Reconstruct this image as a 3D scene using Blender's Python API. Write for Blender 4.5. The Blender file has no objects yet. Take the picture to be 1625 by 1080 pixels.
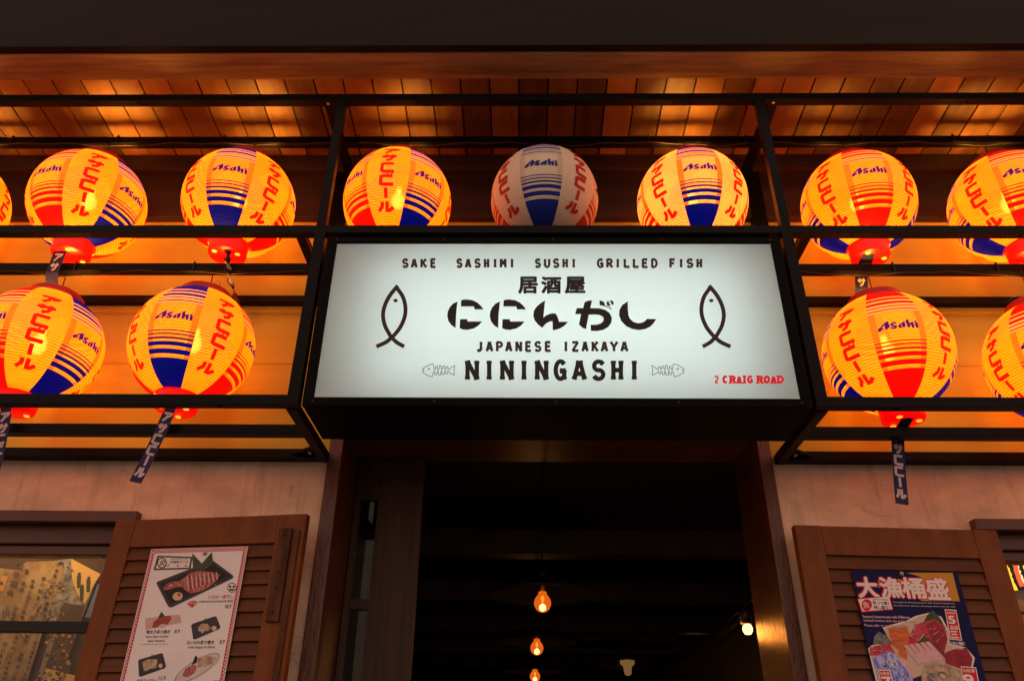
import bpy, bmesh, math, random
from mathutils import Vector, Matrix
random.seed(7)
R = math.radians
scene = bpy.context.scene
C = scene.collection

# ------------------------------------------------------------------ camera
YAW, PITCH, ROLL, FPX = R(-1.0218), R(29.4757), R(0.6554), 1220.0
CAM = Vector((-0.106, -2.3055, 1.6))
def cam_axes():
    f = Vector((math.sin(YAW)*math.cos(PITCH), math.cos(YAW)*math.cos(PITCH), math.sin(PITCH)))
    r0 = Vector((math.cos(YAW), -math.sin(YAW), 0)); u0 = r0.cross(f)
    r = r0*math.cos(ROLL) + u0*math.sin(ROLL); u = r.cross(f)
    return r, u, f
RX, UX, FX = cam_axes()
cd = bpy.data.cameras.new("camera"); cd.sensor_width = 36; cd.lens = 36*FPX/1625; cd.clip_start = .05; cd.clip_end = 500
co = bpy.data.objects.new("camera", cd); C.objects.link(co)
m = Matrix((RX, UX, -FX)).transposed().to_4x4(); m.translation = CAM
co.matrix_world = m
scene.camera = co

# ------------------------------------------------------------------ world (night street: dim sky with city glow)
w = bpy.data.worlds.new("World"); scene.world = w; w.use_nodes = True
nt = w.node_tree; nt.nodes.clear()
sky = nt.nodes.new('ShaderNodeTexSky'); sky.sky_type = 'NISHITA'; sky.sun_disc = False
sky.sun_elevation = R(-3); sky.sun_rotation = R(180)
mx = nt.nodes.new('ShaderNodeMix'); mx.data_type = 'RGBA'; mx.inputs[0].default_value = .75
mx.inputs[7].default_value = (1.0, .64, .48, 1)
bg = nt.nodes.new('ShaderNodeBackground'); bg.inputs[1].default_value = .40
ow = nt.nodes.new('ShaderNodeOutputWorld')
nt.links.new(sky.outputs[0], mx.inputs[6]); nt.links.new(mx.outputs[2], bg.inputs[0]); nt.links.new(bg.outputs[0], ow.inputs[0])

vs = scene.view_settings
scene.display_settings.display_device = 'sRGB'
vs.view_transform = 'Standard'; vs.look = 'None'; EXPO = 1.5; K = 2**-EXPO      # the photo is exposed for a dim street: lamps below are set against this exposure
vs.exposure = EXPO; vs.gamma = 1; vs.use_curve_mapping = False
scene.cycles.use_denoising = True
scene.cycles.max_bounces = 8; scene.cycles.diffuse_bounces = 4; scene.cycles.transparent_max_bounces = 12
scene.cycles.sample_clamp_indirect = 6

# ------------------------------------------------------------------ measuring helpers (photo pixel -> point on a real plane)
def ray(px, py):
    return (FX*FPX + RX*(px-812.5) - UX*(py-540)).normalized()
def aty(px, py, y):
    d = ray(px, py); return CAM + d*((y-CAM.y)/d.y)
def atz(px, py, z):
    d = ray(px, py); return CAM + d*((z-CAM.z)/d.z)
def onplane(px, py, p0, ang):
    a = Vector((math.cos(ang), math.sin(ang), 0)); n = Vector((math.sin(ang), -math.cos(ang), 0)); p0 = Vector(p0)
    d = ray(px, py); P = CAM + d*(((p0-CAM).dot(n))/d.dot(n)); return ((P-p0).dot(a), P.z)

# ------------------------------------------------------------------ materials
MATS = {}
def mat(name, col, rough=.6, spec=.5, metal=0, emit=None, estr=1.0, noise=0, nscale=8, stretch=(1,1,1), bump=0, col2=None, coat=0, nlo=.35, nhi=.65):
    mt = bpy.data.materials.new(name); mt.use_nodes = True; MATS[name] = mt
    n = mt.node_tree.nodes; l = mt.node_tree.links; p = n['Principled BSDF']
    p.inputs['Base Color'].default_value = (*col, 1); p.inputs['Roughness'].default_value = rough
    p.inputs['Specular IOR Level'].default_value = spec; p.inputs['Metallic'].default_value = metal
    p.inputs['Coat Weight'].default_value = coat
    if emit: p.inputs['Emission Color'].default_value = (*emit, 1); p.inputs['Emission Strength'].default_value = estr*K
    if noise or bump or col2:
        tc = n.new('ShaderNodeTexCoord'); mp = n.new('ShaderNodeMapping'); mp.inputs['Scale'].default_value = stretch
        nz = n.new('ShaderNodeTexNoise'); nz.inputs['Scale'].default_value = nscale; nz.inputs['Detail'].default_value = 7; nz.inputs['Roughness'].default_value = .62
        l.new(tc.outputs['Object'], mp.inputs[0]); l.new(mp.outputs[0], nz.inputs[0])
        if noise or col2:
            cr = n.new('ShaderNodeValToRGB'); c2 = col2 or tuple(c*(1-noise) for c in col)
            cr.color_ramp.elements[0].position = nlo; cr.color_ramp.elements[1].position = nhi
            cr.color_ramp.elements[0].color = (*c2, 1); cr.color_ramp.elements[1].color = (*col, 1)
            l.new(nz.outputs[0], cr.inputs[0]); l.new(cr.outputs[0], p.inputs['Base Color'])
        if bump:
            b = n.new('ShaderNodeBump'); b.inputs['Strength'].default_value = bump; b.inputs['Distance'].default_value = .004
            l.new(nz.outputs[0], b.inputs['Height']); l.new(b.outputs[0], p.inputs['Normal'])
    return mt

mat('steel', (.0055,.0045,.004), .42, .09, noise=.4, nscale=14, bump=.08)
mat('sign_black', (.004,.004,.0045), .6, .05, noise=.3, nscale=9, bump=.05)
mat('plaster', (.84,.65,.49), .85, .2, col2=(.56,.43,.32), nscale=2.6, stretch=(1,1,1.6), bump=.35, nlo=.34, nhi=.60)
def weather(mt):
    n = mt.node_tree.nodes; l = mt.node_tree.links; p = n['Principled BSDF']; src = p.inputs['Base Color'].links[0].from_socket
    tc = n.new('ShaderNodeTexCoord'); mp = n.new('ShaderNodeMapping'); mp.inputs['Scale'].default_value = (9,9,1.1); nz = n.new('ShaderNodeTexNoise'); nz.inputs['Scale'].default_value = 2.2; nz.inputs['Detail'].default_value = 9; nz.inputs['Roughness'].default_value = .7
    l.new(tc.outputs['Object'], mp.inputs[0]); l.new(mp.outputs[0], nz.inputs[0])
    mr = n.new('ShaderNodeMapRange'); mr.inputs[1].default_value = .52; mr.inputs[2].default_value = .74; mr.inputs[4].default_value = .55; l.new(nz.outputs[0], mr.inputs[0])
    mx_ = n.new('ShaderNodeMix'); mx_.data_type = 'RGBA'; mx_.inputs[7].default_value = (.34,.25,.19,1); l.new(mr.outputs[0], mx_.inputs[0]); l.new(src, mx_.inputs[6])
    vo = n.new('ShaderNodeTexVoronoi'); vo.feature = 'DISTANCE_TO_EDGE'; vo.inputs['Scale'].default_value = 3.1; n3 = n.new('ShaderNodeTexNoise'); n3.inputs['Scale'].default_value = 5; n3.inputs['Detail'].default_value = 6
    l.new(tc.outputs['Object'], n3.inputs[0]); ad = n.new('ShaderNodeMix'); ad.data_type = 'RGBA'; ad.inputs[0].default_value = .22; l.new(tc.outputs['Object'], ad.inputs[6]); l.new(n3.outputs['Color'], ad.inputs[7]); l.new(ad.outputs[2], vo.inputs['Vector'])
    m3 = n.new('ShaderNodeMapRange'); m3.inputs[1].default_value = .0; m3.inputs[2].default_value = .006; m3.inputs[3].default_value = .45; m3.inputs[4].default_value = 0; l.new(vo.outputs['Distance'], m3.inputs[0])
    gt = n.new('ShaderNodeMath'); gt.operation = 'MULTIPLY'; l.new(m3.outputs[0], gt.inputs[0]); m4 = n.new('ShaderNodeMapRange'); m4.inputs[1].default_value = .5; m4.inputs[2].default_value = .6; l.new(n3.outputs[0], m4.inputs[0]); l.new(m4.outputs[0], gt.inputs[1])
    m5 = n.new('ShaderNodeMix'); m5.data_type = 'RGBA'; m5.inputs[7].default_value = (.22,.15,.11,1); l.new(gt.outputs[0], m5.inputs[0]); l.new(mx_.outputs[2], m5.inputs[6]); l.new(m5.outputs[2], p.inputs['Base Color'])
weather(MATS['plaster'])
mat('plaster_upper', (.62,.57,.10), .8, .2, col2=(.50,.445,.07), nscale=3, stretch=(.35,1,2.2), bump=.12)
mat('dark_timber', (.040,.016,.005), .55, .4, noise=.5, nscale=5, stretch=(.3,2,3), bump=.2)
mat('fascia_paint', (.0105,.0050,.0045), .6, .12, noise=.35, nscale=5, stretch=(.25,1,2), bump=.12)
mat('beam_wood', (.36,.25,.15), .5, .45, col2=(.20,.125,.07), nscale=22, stretch=(.14,2,2), bump=.35)
mat('frame_paint', (.11,.030,.010), .38, .5, col2=(.07,.018,.006), nscale=6, stretch=(1,1,.25), bump=.5)
mat('shutter_paint', (.225,.062,.010), .5, .25, col2=(.12,.030,.005), nscale=16, stretch=(1,1,.3), bump=.45, nlo=.25, nhi=.7)
mat('slat_paint', (.14,.043,.010), .5, .25, col2=(.07,.020,.005), nscale=14, stretch=(.3,1,2.2), bump=.4, nlo=.25, nhi=.7)
mat('jamb_paint', (.115,.032,.009), .30, .5, col2=(.07,.018,.005), nscale=70, stretch=(1,1,.35), bump=1.0)
mat('old_wood', (.13,.05,.022), .75, .2, col2=(.045,.018,.01), nscale=26, stretch=(1,1,.12), bump=.5)
mat('leaf_wood', (.072,.042,.033), .6, .25, col2=(.040,.022,.017), nscale=30, stretch=(1,1,.05), bump=.15)
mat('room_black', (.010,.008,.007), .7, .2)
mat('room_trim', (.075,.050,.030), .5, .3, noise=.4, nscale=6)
mat('brass', (.45,.28,.08), .3, .5, 1)
mat('shade_black', (.006,.005,.005), .4, .3)
mat('pavement', (.12,.11,.10), .8, .3, col2=(.08,.075,.07), nscale=3)
mat('cream_plastic', (.55,.47,.33), .5, .4)
mat('screw', (.5,.45,.38), .35, .5, 1)
mat('wire', (.05,.03,.02), .5, .5, .6)
mat('cap_red', (.30,.006,.004), .4, .5, emit=(.22,.0,.0), estr=.6)
mat('base_red', (.55,.01,.008), .35, .5, emit=(.85,.0,.0), estr=1)
mat('hole_glow', (.8,.5,.1), .6, .2, emit=(1.3,.55,.03), estr=1)
mat('tail_navy', (.018,.016,.085), .6, .3, noise=.2, nscale=20)
mat('tail_text', (.62,.50,.50), .7, .2)
mat('tail_twist_lit', (.10,.035,.012), .6, .3)  # twisted tail strip with orange lantern light put into its colour
mat('ink_black', (.012,.011,.012), .5, .3)
mat('ink_brown', (.035,.014,.013), .5, .3)
mat('ink_red', (.62,.008,.012), .5, .3, emit=(.5,.0,.004), estr=.6)

def paper(name, col, emit, spec=0.2, rib=.6, see=0.0, fib=.10, dif=None):
    """lantern paper: glows, thin darker line at every bamboo rib, fibre mottling; see = share of the paper one looks through"""
    mt = bpy.data.materials.new(name); mt.use_nodes = True; MATS[name] = mt
    n = mt.node_tree.nodes; l = mt.node_tree.links; p = n['Principled BSDF']
    p.inputs['Roughness'].default_value = .6; p.inputs['Specular IOR Level'].default_value = spec
    uv = n.new('ShaderNodeUVMap'); uv.uv_map = 'UVMap'
    sp = n.new('ShaderNodeSeparateXYZ'); l.new(uv.outputs[0], sp.inputs[0])
    a = n.new('ShaderNodeMath'); a.operation = 'MULTIPLY'; a.inputs[1].default_value = 180/2.6; l.new(sp.outputs[1], a.inputs[0])
    f = n.new('ShaderNodeMath'); f.operation = 'FRACT'; l.new(a.outputs[0], f.inputs[0])
    s = n.new('ShaderNodeMath'); s.operation = 'SUBTRACT'; s.inputs[1].default_value = .5; l.new(f.outputs[0], s.inputs[0])
    ab = n.new('ShaderNodeMath'); ab.operation = 'ABSOLUTE'; l.new(s.outputs[0], ab.inputs[0])
    mr = n.new('ShaderNodeMapRange'); mr.inputs[1].default_value = .34; mr.inputs[2].default_value = .43
    mr.inputs[3].default_value = 0; mr.inputs[4].default_value = rib; l.new(ab.outputs[0], mr.inputs[0])
    tc = n.new('ShaderNodeTexCoord'); nz = n.new('ShaderNodeTexNoise'); nz.inputs['Scale'].default_value = 26; nz.inputs['Detail'].default_value = 6
    l.new(tc.outputs['Object'], nz.inputs[0])
    m2 = n.new('ShaderNodeMapRange'); m2.inputs[1].default_value = .3; m2.inputs[2].default_value = .7; m2.inputs[3].default_value = (1-fib)*K; m2.inputs[4].default_value = (1+fib)*K
    l.new(nz.outputs[0], m2.inputs[0])
    def mixcol(c, sock):
        mxx = n.new('ShaderNodeMix'); mxx.data_type = 'RGBA'
        mxx.inputs[6].default_value = (*c, 1); mxx.inputs[7].default_value = (c[0]*.30, c[1]*.28, c[2]*.2, 1)
        l.new(mr.outputs[0], mxx.inputs[0]); l.new(mxx.outputs[2], p.inputs[sock])
    mixcol(col, 'Base Color')
    if emit:
        mixcol(emit, 'Emission Color'); l.new(m2.outputs[0], p.inputs['Emission Strength'])
    if see:
        tr = n.new('ShaderNodeBsdfTransparent'); ms = n.new('ShaderNodeMixShader'); ms.inputs[0].default_value = see
        l.new(p.outputs[0], ms.inputs[1]); l.new(tr.outputs[0], ms.inputs[2]); l.new(ms.outputs[0], n['Material Output'].inputs[0])
    return mt
# lit paper: plain, seam, red print, blue print, thin printed lines, katakana, logo
LIT = ['lit_plain','lit_seam','lit_red','lit_blue','lit_thinblue','lit_thinred','lit_gap']
paper('lit_plain', (.5,.25,.02), (2.9,.35,.002), see=.032, rib=1.0)
paper('lit_seam',  (.4,.17,.02), (1.8,.19,.002), rib=.8)
paper('lit_red',   (.45,.004,.003), (.95,.002,.0), rib=.18)
paper('lit_blue',  (.004,.008,.22), (.0,.001,.10), rib=.18)
paper('lit_thinblue', (.03,.003,.05), (.09,.002,.040), rib=.1)
paper('lit_thinred', (.3,.01,.01), (.62,.012,.002), rib=.1)
paper('pale_plain', (.6,.42,.16), (2.8,.43,.04), see=.03, rib=.8)
paper('lit_gap', (.6,.35,.14), (2.6,.37,.035), rib=.4)
for a_, c_ in zip(['off_plain','off_seam','off_red','off_blue','off_thinblue','off_thinred'],
                  [(.82,.67,.52),(.68,.53,.38),(.50,.03,.018),(.008,.03,.32),(.015,.03,.28),(.5,.04,.02)]):
    paper(a_, c_, None, rib=.35, fib=.05)
mat('kata_lit', (.5,.008,.006), .6, .2, emit=(1.0,.004,.0), estr=1)
mat('logo_lit', (.02,.006,.12), .6, .2, emit=(.055,.004,.075), estr=1)
mat('kata_off', (.50,.02,.015), .6, .2)
mat('logo_off', (.012,.03,.26), .6, .2)

def planks_mat():
    mt = bpy.data.materials.new('ceiling_planks'); mt.use_nodes = True; MATS['ceiling_planks'] = mt
    n = mt.node_tree.nodes; l = mt.node_tree.links; p = n['Principled BSDF']; p.inputs['Roughness'].default_value = .45
    tc = n.new('ShaderNodeTexCoord'); sp = n.new('ShaderNodeSeparateXYZ'); l.new(tc.outputs['Object'], sp.inputs[0])
    d = n.new('ShaderNodeMath'); d.operation = 'MULTIPLY_ADD'; d.inputs[1].default_value = 1/.1275; d.inputs[2].default_value = 100.0; l.new(sp.outputs[0], d.inputs[0])
    fl = n.new('ShaderNodeMath'); fl.operation = 'FLOOR'; l.new(d.outputs[0], fl.inputs[0])
    wn = n.new('ShaderNodeTexWhiteNoise'); wn.noise_dimensions = '1D'; l.new(fl.outputs[0], wn.inputs['W'])
    mp = n.new('ShaderNodeMapping'); mp.inputs['Scale'].default_value = (14, 1.6, 1); l.new(tc.outputs['Object'], mp.inputs[0])
    nz = n.new('ShaderNodeTexNoise'); nz.inputs['Scale'].default_value = 2.2; nz.inputs['Detail'].default_value = 8; l.new(mp.outputs[0], nz.inputs[0])
    n2 = n.new('ShaderNodeTexNoise'); n2.inputs['Scale'].default_value = 4.5; n2.inputs['Detail'].default_value = 4; l.new(tc.outputs['Object'], n2.inputs[0])
    ad = n.new('ShaderNodeMath'); ad.operation = 'MULTIPLY_ADD'; ad.inputs[1].default_value = 1.5; l.new(wn.outputs[0], ad.inputs[0]); l.new(nz.outputs[0], ad.inputs[2])
    a2 = n.new('ShaderNodeMath'); a2.operation = 'ADD'; l.new(ad.outputs[0], a2.inputs[0]); l.new(n2.outputs[0], a2.inputs[1])
    hf = n.new('ShaderNodeMath'); hf.operation = 'MULTIPLY'; hf.inputs[1].default_value = .32; l.new(a2.outputs[0], hf.inputs[0])
    cr = n.new('ShaderNodeValToRGB'); e = cr.color_ramp.elements; e[0].position = .3; e[1].position = .8
    e[0].color = (.05,.018,.006,1); e[1].color = (.30,.145,.045,1); l.new(hf.outputs[0], cr.inputs[0]); l.new(cr.outputs[0], p.inputs['Base Color'])
    b = n.new('ShaderNodeBump'); b.inputs['Strength'].default_value = .2; b.inputs['Distance'].default_value = .004; l.new(nz.outputs[0], b.inputs['Height']); l.new(b.outputs[0], p.inputs['Normal'])
planks_mat()

def sign_panel_mat():
    mt = bpy.data.materials.new('sign_acrylic'); mt.use_nodes = True; MATS['sign_acrylic'] = mt
    n = mt.node_tree.nodes; l = mt.node_tree.links; n.remove(n['Principled BSDF'])
    t = n.new('ShaderNodeBsdfTranslucent'); t.inputs[0].default_value = (.80,.84,.80,1)
    d = n.new('ShaderNodeBsdfDiffuse'); d.inputs[0].default_value = (.75,.77,.76,1)
    g = n.new('ShaderNodeBsdfGlossy'); g.inputs['Roughness'].default_value = .15
    m1 = n.new('ShaderNodeMixShader'); m1.inputs[0].default_value = .3; l.new(t.outputs[0], m1.inputs[1]); l.new(d.outputs[0], m1.inputs[2])
    m2 = n.new('ShaderNodeMixShader'); m2.inputs[0].default_value = .03; l.new(m1.outputs[0], m2.inputs[1]); l.new(g.outputs[0], m2.inputs[2])
    l.new(m2.outputs[0], n['Material Output'].inputs[0])
sign_panel_mat()
def glass_mat(name, tint=(.9,.9,.9), refl=.2):
    mt = bpy.data.materials.new(name); mt.use_nodes = True; MATS[name] = mt
    n = mt.node_tree.nodes; l = mt.node_tree.links; n.remove(n['Principled BSDF'])
    t = n.new('ShaderNodeBsdfTransparent'); t.inputs[0].default_value = (*tint, 1)
    g = n.new('ShaderNodeBsdfGlossy'); g.inputs['Roughness'].default_value = .02
    f = n.new('ShaderNodeFresnel'); f.inputs[0].default_value = 1.5
    m_ = n.new('ShaderNodeMath'); m_.operation = 'MULTIPLY'; m_.inputs[1].default_value = refl*2; l.new(f.outputs[0], m_.inputs[0])
    ms = n.new('ShaderNodeMixShader'); l.new(m_.outputs[0], ms.inputs[0]); l.new(t.outputs[0], ms.inputs[1]); l.new(g.outputs[0], ms.inputs[2])
    l.new(ms.outputs[0], n['Material Output'].inputs[0])
glass_mat('window_glass')
def amber_glass():
    mt = bpy.data.materials.new('amber_glass'); mt.use_nodes = True; MATS['amber_glass'] = mt
    n = mt.node_tree.nodes; l = mt.node_tree.links; n.remove(n['Principled BSDF'])
    t = n.new('ShaderNodeBsdfTransparent'); t.inputs[0].default_value = (1,.8,.5,1)
    e = n.new('ShaderNodeEmission'); e.inputs[0].default_value = (1,.16,.012,1); e.inputs[1].default_value = .9*K
    ms = n.new('ShaderNodeMixShader'); ms.inputs[0].default_value = .6; l.new(t.outputs[0], ms.inputs[1]); l.new(e.outputs[0], ms.inputs[2])
    l.new(ms.outputs[0], n['Material Output'].inputs[0])
amber_glass()
def emis(name, col, s=1.0):
    return mat(name, (.02,.02,.02), .6, .1, emit=col, estr=s)
emis('filament_hot', (1,.75,.32), 9); emis('filament_yellow', (1,.55,.05), 1.6)
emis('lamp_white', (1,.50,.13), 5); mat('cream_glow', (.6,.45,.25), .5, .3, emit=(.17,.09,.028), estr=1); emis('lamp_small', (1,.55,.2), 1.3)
emis('tube_light', (.80,1.0,1.07), 7.3)
emis('neon_yellow', (1,.5,.02), 2.0); emis('neon_red', (1,.12,.03), 1.3); emis('neon_white', (1,.7,.3), 1.6)
def bulb_mat():
    mt = bpy.data.materials.new('bulb_glow'); mt.use_nodes = True; MATS['bulb_glow'] = mt
    n = mt.node_tree.nodes; l = mt.node_tree.links; n.remove(n['Principled BSDF'])
    t = n.new('ShaderNodeBsdfTransparent'); e = n.new('ShaderNodeEmission'); e.inputs[0].default_value = (1,.66,.07,1); e.inputs[1].default_value = 30*K
    lw = n.new('ShaderNodeLayerWeight'); lw.inputs[0].default_value = .5
    iv = n.new('ShaderNodeMath'); iv.operation = 'SUBTRACT'; iv.inputs[0].default_value = 1; l.new(lw.outputs['Facing'], iv.inputs[1])
    pw_ = n.new('ShaderNodeMath'); pw_.operation = 'POWER'; pw_.inputs[1].default_value = 2.2; l.new(iv.outputs[0], pw_.inputs[0])
    ms = n.new('ShaderNodeMixShader'); l.new(pw_.outputs[0], ms.inputs[0]); l.new(t.outputs[0], ms.inputs[1]); l.new(e.outputs[0], ms.inputs[2]); l.new(ms.outputs[0], n['Material Output'].inputs[0])
bulb_mat()

# ------------------------------------------------------------------ mesh helpers
class MB:
    def __init__(s): s.bm = bmesh.new(); s.mats = []; s.uv = None
    def mi(s, name):
        if name not in s.mats: s.mats.append(name)
        return s.mats.index(name)
    def box(s, a, b, m, bev=0.0):
        i = s.mi(m); x0,y0,z0 = a; x1,y1,z1 = b
        vs = [s.bm.verts.new(p) for p in ((x0,y0,z0),(x1,y0,z0),(x1,y1,z0),(x0,y1,z0),(x0,y0,z1),(x1,y0,z1),(x1,y1,z1),(x0,y1,z1))]
        fs = [s.bm.faces.new([vs[k] for k in q]) for q in ((0,3,2,1),(4,5,6,7),(0,1,5,4),(1,2,6,5),(2,3,7,6),(3,0,4,7))]
        for f in fs: f.material_index = i
        if bev:
            es = list({e for f in fs for e in f.edges})
            r = bmesh.ops.bevel(s.bm, geom=es, offset=bev, segments=2, affect='EDGES', profile=.6)
            for f in r['faces']: f.material_index = i
        return s
    def poly(s, pts, m):
        i = s.mi(m)
        try:
            f = s.bm.faces.new([s.bm.verts.new(p) for p in pts]); f.material_index = i
        except Exception: pass
        return s
    def mesh2d(s, verts, faces, m):
        i = s.mi(m); vv = [s.bm.verts.new(v) for v in verts]
        for q in faces:
            try: f = s.bm.faces.new([vv[k] for k in q]); f.material_index = i
            except Exception: pass
        return s
    def tube(s, pts, r, m, n=8, closed=False):
        i = s.mi(m); pts = [Vector(p) for p in pts]; rings = []
        for k, p in enumerate(pts):
            d = (pts[min(k+1, len(pts)-1)] - pts[max(k-1, 0)]).normalized()
            a = d.orthogonal().normalized() if k == 0 else (pa - d*pa.dot(d)).normalized()
            pa = a; b = d.cross(a); rr = r[k] if isinstance(r, (list, tuple)) else r
            rings.append([s.bm.verts.new(p + (a*math.cos(t)+b*math.sin(t))*rr) for t in [2*math.pi*j/n for j in range(n)]])
        for A, B in zip(rings, rings[1:]):
            for j in range(n):
                f = s.bm.faces.new((A[j], A[(j+1)%n], B[(j+1)%n], B[j])); f.material_index = i; f.smooth = True
        for q in (rings[0][::-1], rings[-1]):
            f = s.bm.faces.new(q); f.material_index = i
        return s
    def lathe(s, prof, m, n=32, c=(0,0,0), smooth=True, caps=True):
        i = s.mi(m); rings = []
        for r, z in prof:
            rings.append([s.bm.verts.new((c[0]+r*math.cos(2*math.pi*j/n), c[1]+r*math.sin(2*math.pi*j/n), c[2]+z)) for j in range(n)])
        for A, B in zip(rings, rings[1:]):
            for j in range(n):
                f = s.bm.faces.new((A[j], A[(j+1)%n], B[(j+1)%n], B[j])); f.material_index = i; f.smooth = smooth
        if caps:
            for q in (rings[0][::-1], rings[-1]):
                f = s.bm.faces.new(q); f.material_index = i
        return s
    def build(s, name, parent=None, smooth=None):
        bmesh.ops.recalc_face_normals(s.bm, faces=s.bm.faces)
        me = bpy.data.meshes.new(name); s.bm.to_mesh(me); s.bm.free()
        for k in s.mats: me.materials.append(MATS[k])
        o = bpy.data.objects.new(name, me); C.objects.link(o)
        if parent: o.parent = parent
        return o
def empty(name, label, cat, loc=(0,0,0), rz=0, group=None):
    o = bpy.data.objects.new(name, None); C.objects.link(o); o.location = loc; o.rotation_euler.z = rz
    o.empty_display_size = .1
    return tag(o, label, cat, group)
def tag(o, label, cat, group=None):
    o['label'] = label; o['category'] = cat
    if group: o['group'] = group
    return o
def structure(o): o['kind'] = 'structure'; return o

# --- lettering
_dg = lambda: bpy.context.evaluated_depsgraph_get()
_cache = {}
def glyphs(body, offset=0.0, spacing=1.0):
    k = (body, offset, spacing)
    if k in _cache: return _cache[k]
    cu = bpy.data.curves.new('t', 'FONT'); cu.body = body; cu.size = 1; cu.offset = offset; cu.space_character = spacing; cu.resolution_u = 4
    o = bpy.data.objects.new('t', cu); C.objects.link(o)
    bpy.context.view_layer.update()
    me = bpy.data.meshes.new_from_object(o.evaluated_get(_dg()))
    v = [(p.co.x, p.co.y) for p in me.vertices]; f = [tuple(p.vertices) for p in me.polygons]
    bpy.data.objects.remove(o); bpy.data.curves.remove(cu); bpy.data.meshes.remove(me)
    if v:
        x0 = min(p[0] for p in v); x1 = max(p[0] for p in v); y0 = min(p[1] for p in v); y1 = max(p[1] for p in v)
        v = [((p[0]-x0)/(x1-x0 or 1), (p[1]-y0)/(y1-y0 or 1)) for p in v]
        _cache[k] = (v, f, (x1-x0)/(y1-y0 or 1))
    else: _cache[k] = ([], [], 1)
    return _cache[k]
def ribbon(pts, w, flare=0.0):
    """2D stroke as convex pieces: quads along the line, optional flared ends"""
    out = []; pts = [Vector((p[0], p[1])) for p in pts]; n = len(pts)
    nor = []
    for k in range(n):
        d = Vector((0,0))
        if k > 0: d += (pts[k]-pts[k-1]).normalized()
        if k < n-1: d += (pts[k+1]-pts[k]).normalized()
        d = d.normalized() if d.length > 1e-6 else Vector((1,0)); q = Vector((-d.y, d.x))
        if 0 < k < n-1:
            c = max(.55, q.dot(Vector((-(pts[k]-pts[k-1]).normalized().y, (pts[k]-pts[k-1]).normalized().x)))); q = q/c
        nor.append(q*w/2)
    for k in range(n-1):
        out.append([pts[k]+nor[k], pts[k+1]+nor[k+1], pts[k+1]-nor[k+1], pts[k]-nor[k]])
    if flare:
        for a, b in ((pts[0], pts[1]), (pts[-1], pts[-2])):
            d = (a-b).normalized(); q = Vector((-d.y, d.x)); h = w*.5; e = h*(1+flare)
            out.append([a-d*w*.9+q*h, a+q*e+d*w*.02, a+q*h*.7+d*w*.16, a-q*h*.7+d*w*.16, a-q*e+d*w*.02, a-d*w*.9-q*h])
    return out
def arc(cx, cy, rx, ry, a0, a1, n=10):
    return [(cx+rx*math.cos(R(a0+(a1-a0)*k/n)), cy+ry*math.sin(R(a0+(a1-a0)*k/n))) for k in range(n+1)]
S_ = arc(.5,.74,.44,.25,25,270,9) + arc(.5,.255,.46,.255,80,-155,9)
FONT = {
 'A': [[(.04,0),(.44,1)],[(.96,0),(.56,1)],[(.22,.3),(.78,.3)]],
 'C': [arc(.54,.5,.46,.5,45,315,14)],
 'D': [[(.1,0),(.1,1)],[(.1,1),(.4,1)]+arc(.4,.5,.55,.5,80,-80,10)+[(.4,0),(.1,0)]],
 'E': [[(.12,0),(.12,1)],[(.12,1),(.95,.98)],[(.12,.52),(.85,.52)],[(.12,.02),(1,.0)]],
 'F': [[(.15,0),(.15,1)],[(.0,.98),(1,.98)],[(.15,.5),(.85,.5)]],
 'G': [arc(.52,.5,.46,.5,45,300,14)+[(.9,.12)],[(.88,0),(.88,.48)],[(.52,.46),(.98,.46)]],
 'H': [[(.12,0),(.12,1)],[(.88,0),(.88,1)],[(.12,.5),(.88,.5)]],
 'I': [[(.5,0),(.5,1)]],
 'J': [[(.75,1),(.75,.3)]+arc(.4,.3,.35,.3,0,-150,7)],
 'K': [[(.12,0),(.12,1)],[(.95,1),(.15,.42)],[(.38,.58),(.98,0)]],
 'L': [[(.14,1),(.14,0)],[(.14,.02),(1,.02)]],
 'M': [[(.08,0),(.12,1)],[(.92,0),(.88,1)],[(.12,1),(.5,.35)],[(.88,1),(.5,.35)]],
 'N': [[(.1,0),(.1,1)],[(.9,0),(.9,1)],[(.1,1),(.9,.0)]],
 'O': [arc(.5,.5,.45,.5,0,360,20)],
 'P': [[(.12,0),(.12,1)],[(.12,.98),(.5,.98)]+arc(.52,.72,.42,.26,80,-90,8)+[(.12,.46)]],
 'R': [[(.12,0),(.12,1)],[(.12,.98),(.5,.98)]+arc(.52,.74,.40,.25,80,-90,8)+[(.12,.48)],[(.45,.48),(1,0)]],
 'S': [S_],
 'U': [[(.1,1),(.1,.35)]+arc(.5,.35,.4,.35,180,360,10)+[(.9,1)]],
 'Y': [[(.02,1),(.5,.45)],[(.98,1),(.5,.45)],[(.5,.5),(.5,0)]],
 'Z': [[(.02,.98),(.95,.98)],[(.93,.95),(.07,.05)],[(.05,.02),(1,.02)]],
 '2': [arc(.48,.70,.44,.30,170,-30,9),[(.86,.58),(.10,.06)],[(.0,.03),(1,.03)]],
}
SERIF = {'A':[(.04,0),(.96,0)],'R':[(.12,0),(.12,1),(.98,0)],'I':[(.5,0),(.5,1)],'D':[(.1,0),(.1,1)]}
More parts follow.
